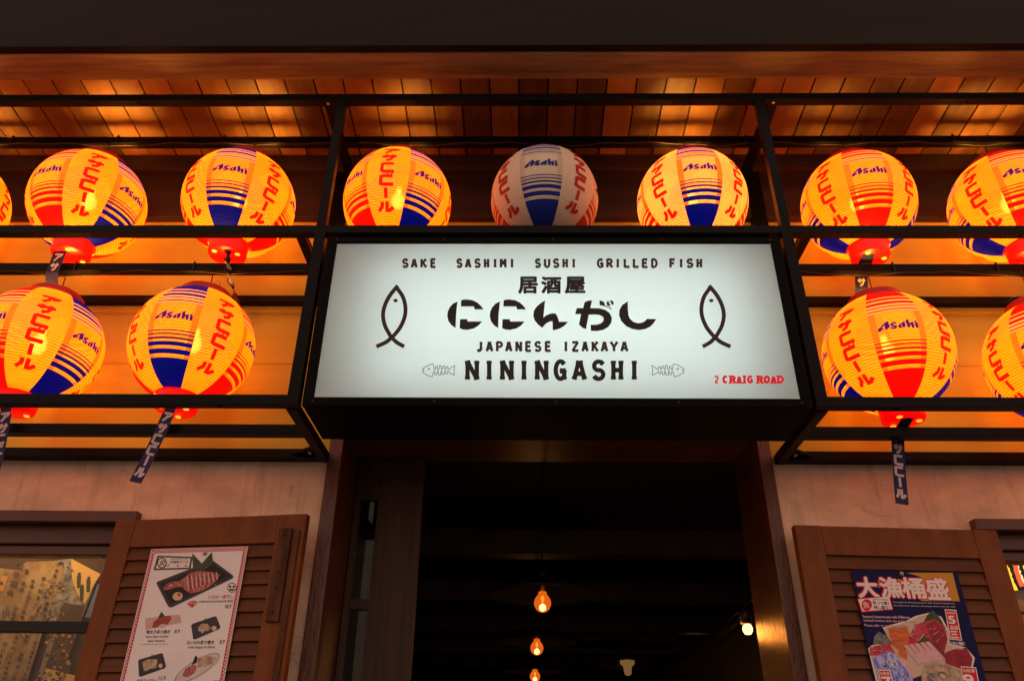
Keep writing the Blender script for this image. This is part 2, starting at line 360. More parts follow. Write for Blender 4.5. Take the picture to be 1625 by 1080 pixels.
class Decal:
    """flat lettering laid on a plane: fn maps 2D drawing coords (+ layer height) to 3D"""
    def __init__(s, fn): s.mb = MB(); s.fn = fn; s.k = 0
    def add(s, pts, m, lift=None):
        s.k += 1; h = (lift or 0) + (s.k % 40)*6e-6
        s.mb.poly([s.fn(p[0], p[1], h) for p in pts], m)
    def concave(s, pts, m, lift=0):
        from mathutils.geometry import tessellate_polygon
        s.k += 1; h = lift + (s.k % 40)*6e-6
        P = [Vector((p[0], p[1], 0)) for p in pts]
        tris = tessellate_polygon([P])
        s.mb.mesh2d([s.fn(p[0], p[1], h) for p in pts], tris, m)
    def text(s, body, x0, y0, x1, y1, m, offset=0.0, lift=0, spacing=1.0):
        """fit text into the drawing rectangle, (x0,y1) = lower left; offset = extra stroke weight, overprinted, as a share of the height"""
        v, f, asp = glyphs(body, 0.0, spacing)
        o = abs(y1-y0)*offset; x0 += o; x1 -= o; sg_ = 1 if y0 > y1 else -1; y0 -= sg_*o; y1 += sg_*o
        n = 8 if offset > .02 else (4 if offset else 0)
        for dx, dy in [(0,0)]+[(o*math.cos(2*math.pi*k/n+.4), o*math.sin(2*math.pi*k/n+.4)) for k in range(n)]:
            s.k += 1; h = lift + (s.k % 40)*6e-6
            s.mb.mesh2d([s.fn(x0+dx+(x1-x0)*a, y1+dy+(y0-y1)*b, h) for a, b in v], f, m)
    def letter(s, ch, x0, x1, y0, y1, w, m, flare=0, serif=0, skew=0):
        for st in FONT[ch]:
            pts = [(x0+w/2+(x1-x0-w)*a, y1-w/2-(y1-y0-w)*b + skew*a) for a, b in st]
            if ch == 'I': pts = [((x0+x1)/2, p[1]) for p in pts]
            for q in ribbon(pts, w, flare if len(st) == 2 else flare*.6): s.add(q, m)
        if serif and ch in SERIF:
            for a, b in SERIF[ch]:
                cx = x0+w/2+(x1-x0-w)*a if ch != 'I' else (x0+x1)/2; cy = y1 - (y1-y0)*b + (-serif*.35 if b == 0 else serif*.35)
                for q in ribbon([(cx-w*.85, cy), (cx+w*.85, cy)], serif*.7): s.add(q, m)
KANA = {
 'a': [[(.03,.9),(.95,.9),(.88,.72),(.62,.55)],[(.5,.72),(.46,.42),(.16,.06)]],
 'sa': [[(.0,.70),(1,.70)],[(.28,.97),(.28,.42)],[(.74,.97),(.74,.5),(.62,.22),(.34,.03)]],
 'hi': [[(.9,.90),(.12,.90)],[(.12,.97),(.12,.16),(.28,.05),(.98,.05)],],
 'bi': [[(.9,.86),(.12,.86)],[(.12,.93),(.12,.16),(.28,.05),(.98,.05)],[(.52,1.08),(.60,1.02)],[(.80,1.08),(.88,1.02)]],
 '-': [[(.48,1.0),(.52,.0)]],
 'ru': [[(.26,.92),(.26,.45),(.02,.04)],[(.58,.95),(.58,.08),(.72,.08),(1,.42)]],
}
KWORD = ['a','sa','hi','bi','-','ru']

# ------------------------------------------------------------------ the setting
mb = MB(); mb.box((-40,-40,-.2),(40,.54,0),'pavement'); structure(mb.build('pavement'))

# masonry shop front with door opening and two window openings (wall face at y = .54)
YW = .54
mb = MB()
mb.box((-4.2,YW,2.666),(-.8725,.84,3.84),'plaster_upper'); mb.box((.8582,YW,2.666),(4.2,.84,3.84),'plaster_upper'); mb.box((-.8724,YW,2.842),(.8581,.84,3.84),'plaster_upper')
mb.box((-1.56,YW,0),(-.8725,.84,2.665),'plaster')
mb.box((.8582,YW,0),(1.56,.84,2.665),'plaster')
for sx in (-1, 1):
    a, b = sorted((sx*1.56, sx*2.9)); mb.box((a,YW,2.43),(b,.84,2.665),'plaster'); mb.box((a,YW,0),(b,.84,1.0),'plaster')
    a, b = sorted((sx*2.9, sx*4.2)); mb.box((a,YW,0),(b,.84,2.665),'plaster')
wall = tag(mb.build('shopfront_wall'), 'cream plastered shop wall behind the lanterns and shutters', 'wall')
# seams and ledges on the wall behind the lanterns
mb = MB()
for z, h, d in ((3.092,.006,.004),(3.338,.030,.018)):
    for x0, x1 in ((-4.2,-1.0),(1.0,4.2)): mb.box((x0,YW-d,z),(x1,YW,z+h),'plaster_upper', .0015)
mb.build('wall_ledge', wall)
mb = MB(); mb.box((-4.2,.50,3.84),(4.2,.84,4.105),'dark_timber',.004)
mb.box((-4.2,.47,4.105),(4.2,.84,4.24),'dark_timber',.006); mb.build('timber_board', wall)

# roof: plank ceiling, beam, dark fascia
CEIL = lambda y: 4.19 + (.54-y)*.055
roof = empty('porch_roof', 'timber porch roof with plank ceiling above the lanterns', 'roof', (0,0,0))
mb = MB(); n = 68
for k in range(n):
    x0 = -4.335 + k*.1275; x1 = x0+.1205; off = random.uniform(-.0012,.0012)
    y0, y1 = -.10, .495
    a = [(x0,y0,CEIL(y0)+off),(x1,y0,CEIL(y0)+off),(x1,y1,CEIL(y1)+off),(x0,y1,CEIL(y1)+off)]
    b = [(p[0],p[1],p[2]+.02) for p in a]
    i = mb.mi('ceiling_planks'); vv = [mb.bm.verts.new(p) for p in a+b]
    for q in ((0,1,2,3),(7,6,5,4),(0,4,5,1),(1,5,6,2),(2,6,7,3),(3,7,4,0)):
        f = mb.bm.faces.new([vv[t] for t in q]); f.material_index = i
mb.build('plank_ceiling', roof)
mb = MB(); mb.box((-4.4,-.131,4.262),(4.4,.84,4.30),'room_black'); mb.build('roof_deck', roof)
mb = MB(); mb.box((-4.4,-.132,4.188),(4.4,.004,4.261),'beam_wood',.003); mb.build('beam', roof)
mb = MB(); mb.box((-4.4,-.158,4.196),(4.4,-.133,5.3),'fascia_paint',.002); mb.box((-4.4,-.168,4.190),(4.4,-.1585,4.222),'fascia_paint',.003); mb.build('fascia_board', roof)
mb = MB(); mb.box((-4.4,-.132,4.302),(4.4,.84,5.3),'room_black'); mb.build('upper_storey', roof)

# ------------------------------------------------------------------ steel shelf frame that carries the lanterns
fr = empty('steel_lantern_frame', 'black welded steel frame of rails carrying the lanterns and sign', 'metal frame', (0,0,2.65))
fr.location = (0,0,0)
B = .0015
LV = {1:(4.059,4.096), 2:(3.3655,3.401), 3:(2.658,2.695)}
XE = 4.0
def rail(name, a, b):
    MB().box(a, b, 'steel', B).build(name, fr)
rail('front_rail', (-XE,0,LV[1][0]), (XE,.035,LV[1][1]))
rail('front_rail', (-XE,0,LV[2][0]), (XE,.035,LV[2][1]))
rail('front_rail', (-XE,0,LV[3][0]), (-.893,.035,LV[3][1])); rail('front_rail', (.893,0,LV[3][0]), (XE,.035,LV[3][1]))
for z in (1, 2): rail('middle_rail', (-XE,.248,LV[z][0]), (XE,.286,LV[z][1]))
rail('middle_rail', (-XE,.250,LV[3][0]), (-.90,.292,LV[3][1])); rail('middle_rail', (.90,.250,LV[3][0]), (XE,.292,LV[3][1]))
for z in (2, 3):
    rail('rear_rail', (-XE,.488,LV[z][0]), (-.903,.536,LV[z][1])); rail('rear_rail', (.903,.488,LV[z][0]), (XE,.536,LV[z][1]))
for s in (-1, 1):
    def sx(a, b): return sorted((s*a, s*b))
    a, b = sx(.857,.892); rail('post', (a,.001,LV[2][1]), (b,.034,LV[1][0]))
    a, b = sx(.852,.8925); rail('post', (a,-.001,LV[3][0]), (b,.036,LV[2][0]))
    a, b = sx(.94,1.005); rail('wall_post', (a,.492,LV[2][1]+.001), (b,.537,4.103))
    a, b = sx(.916,.953); rail('cross_rail', (a,.036,LV[1][0]+.001), (b,.247,LV[1][1]-.002)); rail('cross_rail', (a,.287,LV[1][0]+.001), (b,.468,LV[1][1]-.002))
    a, b = sx(.937,.972); rail('cross_rail', (a,.036,LV[2][0]+.001), (b,.247,LV[2][1]-.002)); rail('cross_rail', (a,.287,LV[2][0]+.001), (b,.487,LV[2][1]-.002))
    a, b = sx(.868,.902); rail('cross_rail', (a,.037,LV[3][0]-.001), (b,.538,LV[3][1]-.002))
    # gusset plate in the rear corner with its bolt
    g = MB(); z = LV[3][0]+.012
    tri = [(s*.903,.488),(s*1.005,.488),(s*.903,.40)]
    g.poly([(x,y,z) for x,y in tri], 'steel'); g.poly([(x,y,z+.005) for x,y in tri], 'steel')
    for (x,y),(x2,y2) in zip(tri, tri[1:]+tri[:1]): g.poly([(x,y,z),(x2,y2,z),(x2,y2,z+.005),(x,y,z+.005)], 'steel')
    gp = g.build('gusset_plate', fr)
    b_ = MB(); b_.lathe([(.003,-.006),(.007,-.006),(.009,-.001),(.009,.0)], 'screw', 14, (s*.925,.463,z)); b_.build('bolt', gp)
    b_ = MB(); b_.lathe([(.003,-.004),(.006,-.004),(.008,.0)], 'screw', 12, (s*.934,.018,LV[1][0]-.0005)); b_.build('bolt', fr)

for z in (1, 2, 3):
    for s in (-1, 1):
        for k in range(3):
            x = s*(1.12+k*.62)
            if z > 1 or k:
                MB().lathe([(.0045,-.0045),(.0055,-.003),(.0055,0)],'steel',10,(x,.018,LV[z][0])).build('bolt', fr)
for s in (-1, 1):
    for z in (1, 2, 3):
        wb = MB(); random.seed(z)
        zz = LV[z][0]-.0005
        for k in range(7): wb.lathe([(.001,-.0022),(.0034,-.0012),(.004,.0008)],'steel',8,(s*(.858+.0055*k)+random.uniform(-.001,.001),.0365,zz),caps=False)
        wb.build('weld', fr)

# ------------------------------------------------------------------ light-box sign
sg = empty('lightbox_sign', 'white backlit shop sign in a black box with fish emblems and lettering', 'sign', (0,0,2.65)); sg.location = (0,0,0)
ZB, ZT, XS = 2.650, 3.336, .836
mb = MB()
mb.box((-XS,-.012,ZB),(XS,.006,2.6815),'sign_black',.003); mb.box((-XS,-.012,3.3115),(XS,.006,ZT),'sign_black',.003)
mb.box((-XS,-.0118,2.6816),(-.8005,.006,3.3114),'sign_black',.002); mb.box((.8005,-.0118,2.6816),(XS,.006,3.3114),'sign_black',.002)
mb.build('bezel', sg)
mb = MB(); t = .006
mb.box((-XS+.002,.0065,ZB+.002),(XS-.002,.2845,ZB+.008),'sign_black'); mb.box((-XS+.002,.0065,ZT-.008),(XS-.002,.2845,ZT-.002),'sign_black')
mb.box((-XS+.002,.0065,ZB+.0085),(-XS+.008,.2845,ZT-.0085),'sign_black'); mb.box((XS-.008,.0065,ZB+.0085),(XS-.002,.2845,ZT-.0085),'sign_black')
mb.box((-XS+.0085,.278,ZB+.0085),(XS-.0085,.284,ZT-.0085),'cream_plastic')
mb.build('housing', sg)
mb = MB(); mb.poly([(-.8035,-.003,2.6785),(.8035,-.003,2.6785),(.8035,-.003,3.3145),(-.8035,-.003,3.3145)],'sign_acrylic'); mb.build('face_panel', sg)
for x in (-.80,-.40,0,.40,.80):
    for z in (2.666, 3.3235): MB().box((x-.003,-.0136,z-.003),(x+.003,-.0121,z+.003),'wire',.0006).build('bezel_screw', sg)
for z in (2.80, 2.985, 3.17):
    MB().tube([(-.66,.15,z),(.70,.15,z)], .013, 'tube_light', 10).build('tube_lamp', sg)

def S(px, py, h=0):
    p = aty(px, py, -.0042-h); return (p.x, p.y, p.z)
def word(name, items, y0, y1, w, m, flare=.0, serif=0, skewtot=None):
    d = Decal(S)
    for ch, x0, x1 in items:
        d.letter(ch, x0, x1, y0, y1, w*.62 if ch == '2' else w, m, flare, serif)
    return d.mb.build(name, sg)
c1 = lambda x: 630+x/6.5
c2 = lambda x: 870+x/6.373
L1 = [('S',50,122),('A',140,215),('K',235,312),('E',338,405),('S',610,678),('A',698,770),('S',795,866),('H',890,957),('I',998,1025),('M',1055,1135),('I',1172,1200),('S',1420,1487),('U',1510,1587)]
L1 = [(c,c1(a),c1(b)) for c,a,b in L1] + [(c,c2(a),c2(b)) for c,a,b in [('S',45,115),('H',138,205),('I',245,270),('G',488,565),('R',580,657),('I',688,718),('L',755,830),('L',848,922),('E',940,1012),('D',1035,1110),('F',1218,1287),('I',1328,1360),('S',1395,1470),('H',1493,1562)]]
for a, b in ((0,4),(4,11),(11,16),(16,23),(23,27)): word('lettering', L1[a:b], 409.6, 425.4, 3.7, 'ink_brown', .25)
c3 = lambda x: 750+x/6.25
L2 = [(c,c3(a),c3(b)) for c,a,b in [('J',35,107),('A',128,207),('P',225,305),('A',320,397),('N',418,497),('E',515,587),('S',610,685),('E',710,782),('I',908,942),('Z',978,1057),('A',1078,1152),('K',1173,1252),('A',1268,1347),('Y',1358,1447),('A',1463,1547)]]
word('lettering', L2[:8], 540.6, 558.4, 4.0, 'ink_brown', .2); word('lettering', L2[8:], 540.6, 558.4, 4.0, 'ink_brown', .2)
word('lettering', [('N',736.5,762),('I',770.5,782),('N',792,817),('I',826,837),('N',847.3,872),('G',877.4,900.7),('A',907,931.8),('S',938.3,961.5),('H',968,990.7),('I',1000.5,1012.5)], 569.6, 604.4, 6.9, 'ink_black', .32)
c4 = lambda x: 1125+x/12.5
word('address_lettering', [(c,c4(a),c4(b)) for c,a,b in [('2',105,198),('C',260,385),('R',395,542),('A',545,655),('I',665,745),('G',750,885),('R',935,1087),('O',1080,1218),('A',1222,1345),('D',1342,1492)]], 595.4, 608.2, 3.7, 'ink_red', 0, 3.2)
d = Decal(S)
for ch, a, b in (('居',144,528),('酒',583,974),('屋',1035,1436)):
    d.text(ch, 810+a/12.04, 438.4, 810+b/12.04, 465.9, 'ink_black', offset=.05)
d.mb.build('kanji_lettering', sg)
d = Decal(S)
k1 = lambda pts, ox=700: [(ox+x/9.028, 465+y/9.028) for x, y in pts]
for dx in (0, 609):
    for pl in ([(235,118),(215,300),(207,498),(150,460),(105,400),(88,330),(95,260),(125,200),(170,150)],
               [(287,100),(330,91),(370,90),(450,100),(520,135),(575,185),(607,232),(478,232),(470,190),(283,190)],
               [(272,372),(378,372),(378,405),(588,405),(540,460),(470,505),(380,525),(310,520),(265,500)]):
        d.concave(k1([(x+dx, y) for x, y in pl]), 'ink_black')
d.concave(k1([(1490,105),(1478,220),(1465,350),(1500,320),(1560,295),(1600,288),(1640,290),(1665,330),(1682,380),(1690,410),(1820,408),(1775,460),(1705,505),(1650,522),(1600,530),(1597,403),(1560,404),(1510,430),(1475,462),(1450,497),(1390,450),(1340,390),(1320,320),(1330,250),(1370,190),(1430,140)]), 'ink_black')
d.concave(k1([(520,130),(570,108),(628,103),(605,212),(740,218),(820,240),(880,285),(912,350),(905,420),(860,485),(790,525),(700,542),(612,540),(607,452),(690,452),(750,435),(790,400),(797,365),(780,335),(730,310),(660,305),(580,308),(540,515),(490,495),(440,450),(470,298),(385,300),(410,213),(500,213)],870), 'ink_black')
d.concave(k1([(735,100),(800,125),(806,150),(812,170),(860,195),(895,205),(912,240),(860,205),(800,185),(735,170)],870), 'ink_brown')
d.concave(k1([(832,150),(845,118),(862,112),(895,182),(870,187),(845,175)],870), 'ink_brown')
d.concave(k1([(880,103),(915,105),(938,130),(938,155),(915,172)],870), 'ink_brown')
d.concave(k1([(1140,115),(1140,220),(1150,320),(1175,370),(1220,410),(1290,432),(1350,420),(1390,395),(1415,368),(1550,370),(1510,430),(1460,480),(1390,515),(1300,528),(1210,515),(1120,475),(1050,405),(1015,320),(1020,240),(1060,170)],870), 'ink_black')
d.mb.build('kana_lettering', sg)
def smooth_line(pts, n=5):
    P = [Vector((p[0], p[1])) for p in pts]; P = [P[0]*2-P[1]] + P + [P[-1]*2-P[-2]]; out = []
    for k in range(1, len(P)-2):
        a, b, c, e = P[k-1:k+3]
        for j in range(n):
            t = j/n
            out.append(.5*((2*b)+(c-a)*t+(2*a-5*b+4*c-e)*t*t+(3*b-a-3*c+e)*t**3))
    return out+[P[-2]]
f1 = smooth_line([(462,118),(350,255),(277,400),(250,540),(275,680),(330,790),(370,850),(445,925),(553,988)])
f2 = smooth_line([(440,140),(530,270),(570,420),(560,560),(503,700),(430,800),(370,860),(290,925),(155,988)])
for mir in (False, True):
    fx = (lambda x: 1756.5-(580+x/9)) if mir else (lambda x: 580+x/9)
    d = Decal(S)
    for ln in (f1, f2):
        for q in ribbon([(fx(p[0]), 440+p[1]/9) for p in ln], 6.3): d.add(q, 'ink_brown')
    d.add([(fx(430+32*math.cos(a)), 440+(330+25*math.sin(a))/9) for a in [2*math.pi*k/16 for k in range(16)]], 'ink_brown')
    d.mb.build('fish_emblem', sg)
bone = [(75,150),(120,120),(160,100),(198,90),(208,120),(212,155),(228,155),(230,122),(240,113),(250,122),(252,155),(270,155),(272,115),(283,105),(295,115),(297,153),(312,153),(314,122),(325,112),(337,122),(340,153),(350,153),(355,128),(367,120),(378,130),(375,155),(390,155),(420,127),(455,108),(446,165),(450,220),(415,208),(375,175),(370,205),(358,208),(348,200),(350,176),(335,176),(328,212),(315,216),(304,208),(307,176),(296,176),(287,218),(272,224),(262,214),(262,176),(250,176),(244,212),(232,216),(222,208),(222,178),(208,178),(190,240),(140,225),(95,200),(75,180),(97,166),(75,150)]
for mir in (False, True):
    fx = (lambda x: 1756-(660+x/7.386)) if mir else (lambda x: 660+x/7.386)
    d = Decal(S)
    for q in ribbon([(fx(x), 565+y/7.386) for x, y in bone], .95): d.add(q, 'ink_black')
    for q in ribbon([(fx(152+10*math.cos(a)), 565+(147+10*math.sin(a))/7.386) for a in [2*math.pi*k/12 for k in range(13)]], .8): d.add(q, 'ink_black')
    d.mb.build('fishbone_emblem', sg)

# ------------------------------------------------------------------ lanterns
LR, LB = .226, .233        # equatorial radius, vertical half axis
def surf(az, be, off=0):
    a, b = R(az), R(be); r = (LR+off)*math.cos(b)
    return (r*math.sin(a), -r*math.cos(a), (LB+off)*math.sin(b))
LOGO = [[(140,500),(170,420),(230,390),(265,440),(330,430),(350,440),(250,490),(180,540)],[(230,395),(350,280),(392,268),(390,292),(260,402)],
 [(388,290),(392,265),(490,190),(510,240),(530,440),(400,525),(385,480)],
 [(560,370),(630,300),(690,285),(765,300),(740,350),(700,355),(655,318)],[(560,370),(612,345),(782,470),(720,515)],[(550,510),(600,470),(640,515),(720,490),(775,472),(722,530),(650,545)],
 [(815,490),(840,430),(900,400),(962,384),(890,432),(882,490),(900,515),(947,503),(930,530),(860,550),(820,530)],[(950,380),(1030,310),(1042,510),(970,555),(948,520)],
 [(1090,290),(1170,230),(1200,540),(1120,580)],[(1196,440),(1238,402),(1242,430),(1198,465)],[(1235,410),(1315,355),(1332,570),(1265,605)],
 [(1380,430),(1456,400),(1472,590),(1410,630)],[(1370,372),(1440,300),(1437,350),(1390,385)]]
BANDS = [(37,90,2),(30.5,35,2),(24.5,28,2),(20,22,1),(16.5,17.5,1),(13.5,14.5,1),
         (-15.5,-14.5,1),(-19,-17.5,1),(-23,-20.5,1),(-28.5,-25,2),(-36,-31,2),(-90,-39,2)]
def zone(az, be):
    """0 plain 1 seam 2 red 3 blue 4 thin blue 5 thin red"""
    p = int(((az+22.5) % 360)//45)
    if p % 2 == 0: return 0
    red = p in (3, 7)
    loc = (az+22.5) % 45
    for lo, hi, k in BANDS:
        if lo <= be < hi: return (2 if red else 3) if k == 2 else (5 if red else 4)
    if be > 13.5 and be < 37: return 6
    if (loc < 5.6 or loc > 45-5.6): return 1
    return 0
def shade_mesh():
    bm = bmesh.new(); uvl = bm.loops.layers.uv.new('UVMap')
    N = 64; rows = [-68.25 + .65*k for k in range(211)]
    V = []
    for be in rows:
        ph = (be+90)/2.6 % 1.0; off = .0022*math.sin(math.pi*ph)
        V.append([bm.verts.new(surf(360*j/N, be, off)) for j in range(N)])
    for i in range(len(rows)-1):
        for j in range(N):
            f = bm.faces.new((V[i][j], V[i][(j+1)%N], V[i+1][(j+1)%N], V[i+1][j])); f.smooth = True
            f.material_index = zone(360*(j+.5)/N, (rows[i]+rows[i+1])/2)
            for lp, (uu, vv) in zip(f.loops, ((j,i),(j+1,i),(j+1,i+1),(j,i+1))):
                lp[uvl].uv = (uu/N, (rows[vv]+90)/180)
    me = bpy.data.meshes.new('paper_shade'); bm.to_mesh(me); bm.free()
    for k in LIT: me.materials.append(MATS[k])
    return me
def kana_mesh(pc):
    mb = MB(); n = 0
    top = 31.0; H = 9.9; gap = 2.9
    for k in KWORD:
        h = H*(1.12 if k in ('hi','bi') else 1.0); ww = 15
        for st in KANA[k]:
            pts = [(pc-ww/2+ww*x, top-h+h*y) for x, y in st]
            dens = []
            for a, b in zip(pts, pts[1:]):
                for t in (0,.34,.67): dens.append((a[0]+(b[0]-a[0])*t, a[1]+(b[1]-a[1])*t))
            dens.append(pts[-1])
            for q in ribbon(dens, 3.6):
                n += 1; mb.poly([surf(pc+(p.x-pc)/math.cos(R(p.y)), p.y, .0029+(n%7)*.00004) for p in q], 'kata_lit')
        top -= h+gap
    return mb
def logo_mesh(pc):
    mb = MB(); n = 0
    from mathutils.geometry import tessellate_polygon
    for pl in LOGO:
        n += 1; pts = []
        for (x, y) in pl:
            y2 = y-.072*(x-140); pts.append((pc+(x-805)*33/1330, -1.5-(y2-400)*30/1330))
        tris = tessellate_polygon([[Vector((a, b, 0)) for a, b in pts]])
        for q, (da, db) in enumerate(((-.35,-.2),(.35,.2),(-.3,.3),(.3,-.3))):
            mb.mesh2d([surf(a+da, b+db, .0029+(n%5)*.00004+q*.0002) for a, b in pts], tris, 'logo_lit')
    return mb
def make_lantern():
    t = empty('paper_lantern', 'lantern', 'lantern')
    sh = bpy.data.objects.new('paper_shade', shade_mesh()); C.objects.link(sh); sh.parent = t
    for k in (0, 90, 180, 270): kana_mesh(k).build('column_lettering', sh); logo_mesh(k+45).build('logo_lettering', sh)
    zt = LB*math.sin(R(67)); rt = LR*math.cos(R(67))
    mb = MB(); mb.lathe([(rt*1.04,zt-.010),(rt*1.12,zt-.004),(rt*1.12,zt+.020),(rt*1.06,zt+.026),(rt*.86,zt+.026),(rt*.86,zt-.004)],'cap_red',36,caps=False); mb.build('top_ring', t)
    zb = -LB*math.sin(R(66)); rb = LR*.335
    mb = MB(); mb.lathe([(LR*.40,zb+.006),(rb*1.06,zb-.004),(rb,zb-.010),(rb,zb-.052),(rb*.94,zb-.060),(0.001,zb-.062)],'base_red',36,caps=False)
    bs = mb.build('base_cup', t)
    for a in (20, 140, 260):
        mb = MB(); cx, cy = .68*rb*math.cos(R(a)), .68*rb*math.sin(R(a))
        mb.lathe([(.0002,-.0636),(.0095,-.0636),(.0105,-.0610)],'hole_glow',14,(cx,cy,zb),caps=False); mb.build('vent_hole', bs)
    mb = MB(); zz = zt+.012
    mb.tube([(-rt*1.1,0,zz),(-rt*1.12,0,zz+.02),(-rt*.8,0,zz+.045),(-.015,0,zz+.055),(0,0,zz+.062),(.015,0,zz+.055),(rt*.8,0,zz+.045),(rt*1.12,0,zz+.02),(rt*1.1,0,zz)], .0013, 'wire', 6)
    mb.build('wire_bail', t)
    mb = MB(); mb.lathe([(.002,zt-.03),(.016,zt-.03),(.016,zt+.03),(.010,zt+.042),(.004,zt+.05)],'shade_black',14); mb.box((-rt*.9,-.004,zt+.006),(rt*.9,.004,zt+.010),'wire'); mb.build('lamp_socket', t)
    mb = MB(); mb.lathe([(.001,-.052),(.020,-.047),(.031,-.030),(.034,-.008),(.028,.016),(.015,.036),(.012,.06)],'bulb_glow',20,(0,0,.02)); mb.build('light_bulb', t)
    lt = bpy.data.lights.new('lantern_bulb', 'POINT'); lt.energy = 36*K; lt.color = (1,.46,.07); lt.shadow_soft_size = .07
    lo = bpy.data.objects.new('bulb_light', lt); C.objects.link(lo); lo.parent = t; lo.location = (0,0,.01)
    return t
def kids(o): return [c for c in bpy.data.objects if c.parent == o]
def copy_tree(o, parent=None):
    c = o.copy(); C.objects.link(c)
    if parent: c.parent = parent
    for ch in kids(o): copy_tree(ch, c)
    return c
proto = make_lantern()
swapcache = {}
def swap(o, table):
    for ch in kids(o):
        if ch.type != 'MESH': continue
        key = (ch.data.name, id(table)) if False else (ch.data.name, tuple(table))
        if any(m.name in table for m in ch.data.materials):
            if key not in swapcache:
                me = ch.data.copy()
                for i, m in enumerate(me.materials):
                    if m.name in table: me.materials[i] = MATS[table[m.name]]
                swapcache[key] = me
            ch.data = swapcache[key]
        swap(ch, table)
mat('cap_off', (.20,.004,.003), .4, .5); mat('base_off', (.35,.008,.006), .35, .5); mat('bulb_off', (.6,.55,.5), .3, .5); mat('hole_off', (.15,.02,.015), .6, .2)
OFF = {'lit_plain':'off_plain','lit_seam':'off_seam','lit_red':'off_red','lit_blue':'off_blue','lit_thinblue':'off_thinblue','lit_thinred':'off_thinred','lit_gap':'off_plain','kata_lit':'kata_off','logo_lit':'logo_off','cap_red':'cap_off','base_red':'base_off','bulb_glow':'bulb_off','hole_glow':'hole_off'}
PALE = {'lit_plain':'pale_plain'}
YL = .25
G = 'paper lanterns hung on the steel frame'
LANT = [ # px, py, plain-panel rotation, variant, label, tail swing or None
 (-82,325,9,'lit','glowing upper lantern cut off by the left picture edge', None),
 (140,324,30,'lit','glowing lantern at upper far left, seen whole, with red panel on its left side', 'short'),
 (380,323,-36,'lit','glowing upper lantern with a twisted cord tail, just left of the sign', 'twist'),
 (631,322,-2,'lit','glowing yellow lantern above the sign, on the left of the unlit one', None),
 (864,318,-50,'off','unlit pale lantern with blue stripes above the middle of the sign', None),
 (1098,322,-48,'pale','paler glowing lantern above the sign, blue panel in front, right of the unlit one', None),
 (1361,326,-145,'lit','glowing upper lantern with red panel in front, just right of the sign', 'short'),
 (1602,328,-153,'lit','glowing upper lantern cut off by the right picture edge', None),
 (59,551,32,'lit','glowing lower lantern cut off by the left picture edge, navy tail below it', 9),
 (306,549,-41,'lit','glowing lower lantern left of the sign, blue panel in front, slanting navy tail', -11),
 (1408,561,-149,'lit','glowing lower lantern right of the sign, red panel in front, navy tail', -9),
 (1672,572,-176,'lit','glowing lower lantern cut off by the right picture edge', None)]
def tail(parent, swing, length=.29, back=0.0):
    """flat navy paper strip tied under the base, white column lettering"""
    wdt = .045; zb = -LB*math.sin(R(66))-.061
    def F(u, v, off=0):       # u across, v down
        a = R(swing); y = -.034 + back*min(1, v/.03) + .010*math.sin(v*9) + .0015*math.cos(u*90)
        x = u*(.86 if v < .03 else 1)
        return (x*math.cos(a)+v*math.sin(a), y-off, zb-v*math.cos(a)+x*math.sin(a))
    mb = MB(); n = 24
    for i in range(n):
        for j in range(4):
            us = [-wdt/2+wdt*k/4 for k in (j, j+1)]; v0, v1 = length*i/n, length*(i+1)/n
            mb.poly([F(us[0],v0),F(us[1],v0),F(us[1],v1),F(us[0],v1)],'tail_navy')
    bmesh.ops.remove_doubles(mb.bm, verts=mb.bm.verts, dist=1e-5)
    st = mb.build('paper_tail', parent)
    mb = MB(); top = .022; n = 0
    for k in KWORD:
        h = .036
        for s_ in KANA[k]:
            pts = [(-.016+.032*x, top+h*(1-y)) for x, y in s_]
            dens = []
            for a, b in zip(pts, pts[1:]):
                for t in (0,.5): dens.append((a[0]+(b[0]-a[0])*t, a[1]+(b[1]-a[1])*t))
            dens.append(pts[-1])
            for q in ribbon(dens, .0092):
                n += 1; mb.poly([F(p.x, p.y, .0012+(n%6)*.00004) for p in q], 'tail_text')
        top += h+.006
    mb.build('lettering', st)
def back_tail(parent, twist=False, back=0.0):
    zb = -LB*math.sin(R(66))-.061
    mb = MB(); n = 40
    for i in range(n):
        def P(t, u):
            if twist:
                base = Vector((.015+.03*t, -.036+.30*t*t*t, zb-.20*t)); a = t*17
                return base + Vector((math.cos(a), math.sin(a), 0))*u*.55
            base = Vector((-.02-.03*t, -.036+back*min(1,t/.1)+.03*t+.20*max(0,t-.4)**1.2, zb-.24*t)); return base + Vector((1,0,0))*u
        t0, t1 = i/n, (i+1)/n
        mb.poly([P(t0,-.026),P(t0,.026),P(t1,.026),P(t1,-.026)], 'tail_navy')
        if twist: mb.poly([P(t0,-.012)+Vector((0,-.002,0)),P(t0,.012)+Vector((0,-.002,0)),P(t1,.012)+Vector((0,-.002,0)),P(t1,-.012)+Vector((0,-.002,0))], 'tail_twist_lit')
    bmesh.ops.remove_doubles(mb.bm, verts=mb.bm.verts, dist=1e-5)
    st = mb.build('paper_tail', parent)
    if not twist:
        mb = MB(); top = .012; n = 0
        for k in KWORD[:2]:
            for s_ in KANA[k]:
                for q in ribbon([(-.016+.032*x, top+.036*(1-y)) for x, y in s_], .0075):
                    n += 1; pp = []
                    for p in q:
                        t = p.y/.24; b = P(t, p.x); pp.append(b + Vector((0,-.0013-(n%6)*.00004,0)))
                    mb.poly(pp, 'tail_text')
            top += .042
        mb.build('lettering', st)
pristine = copy_tree(proto)
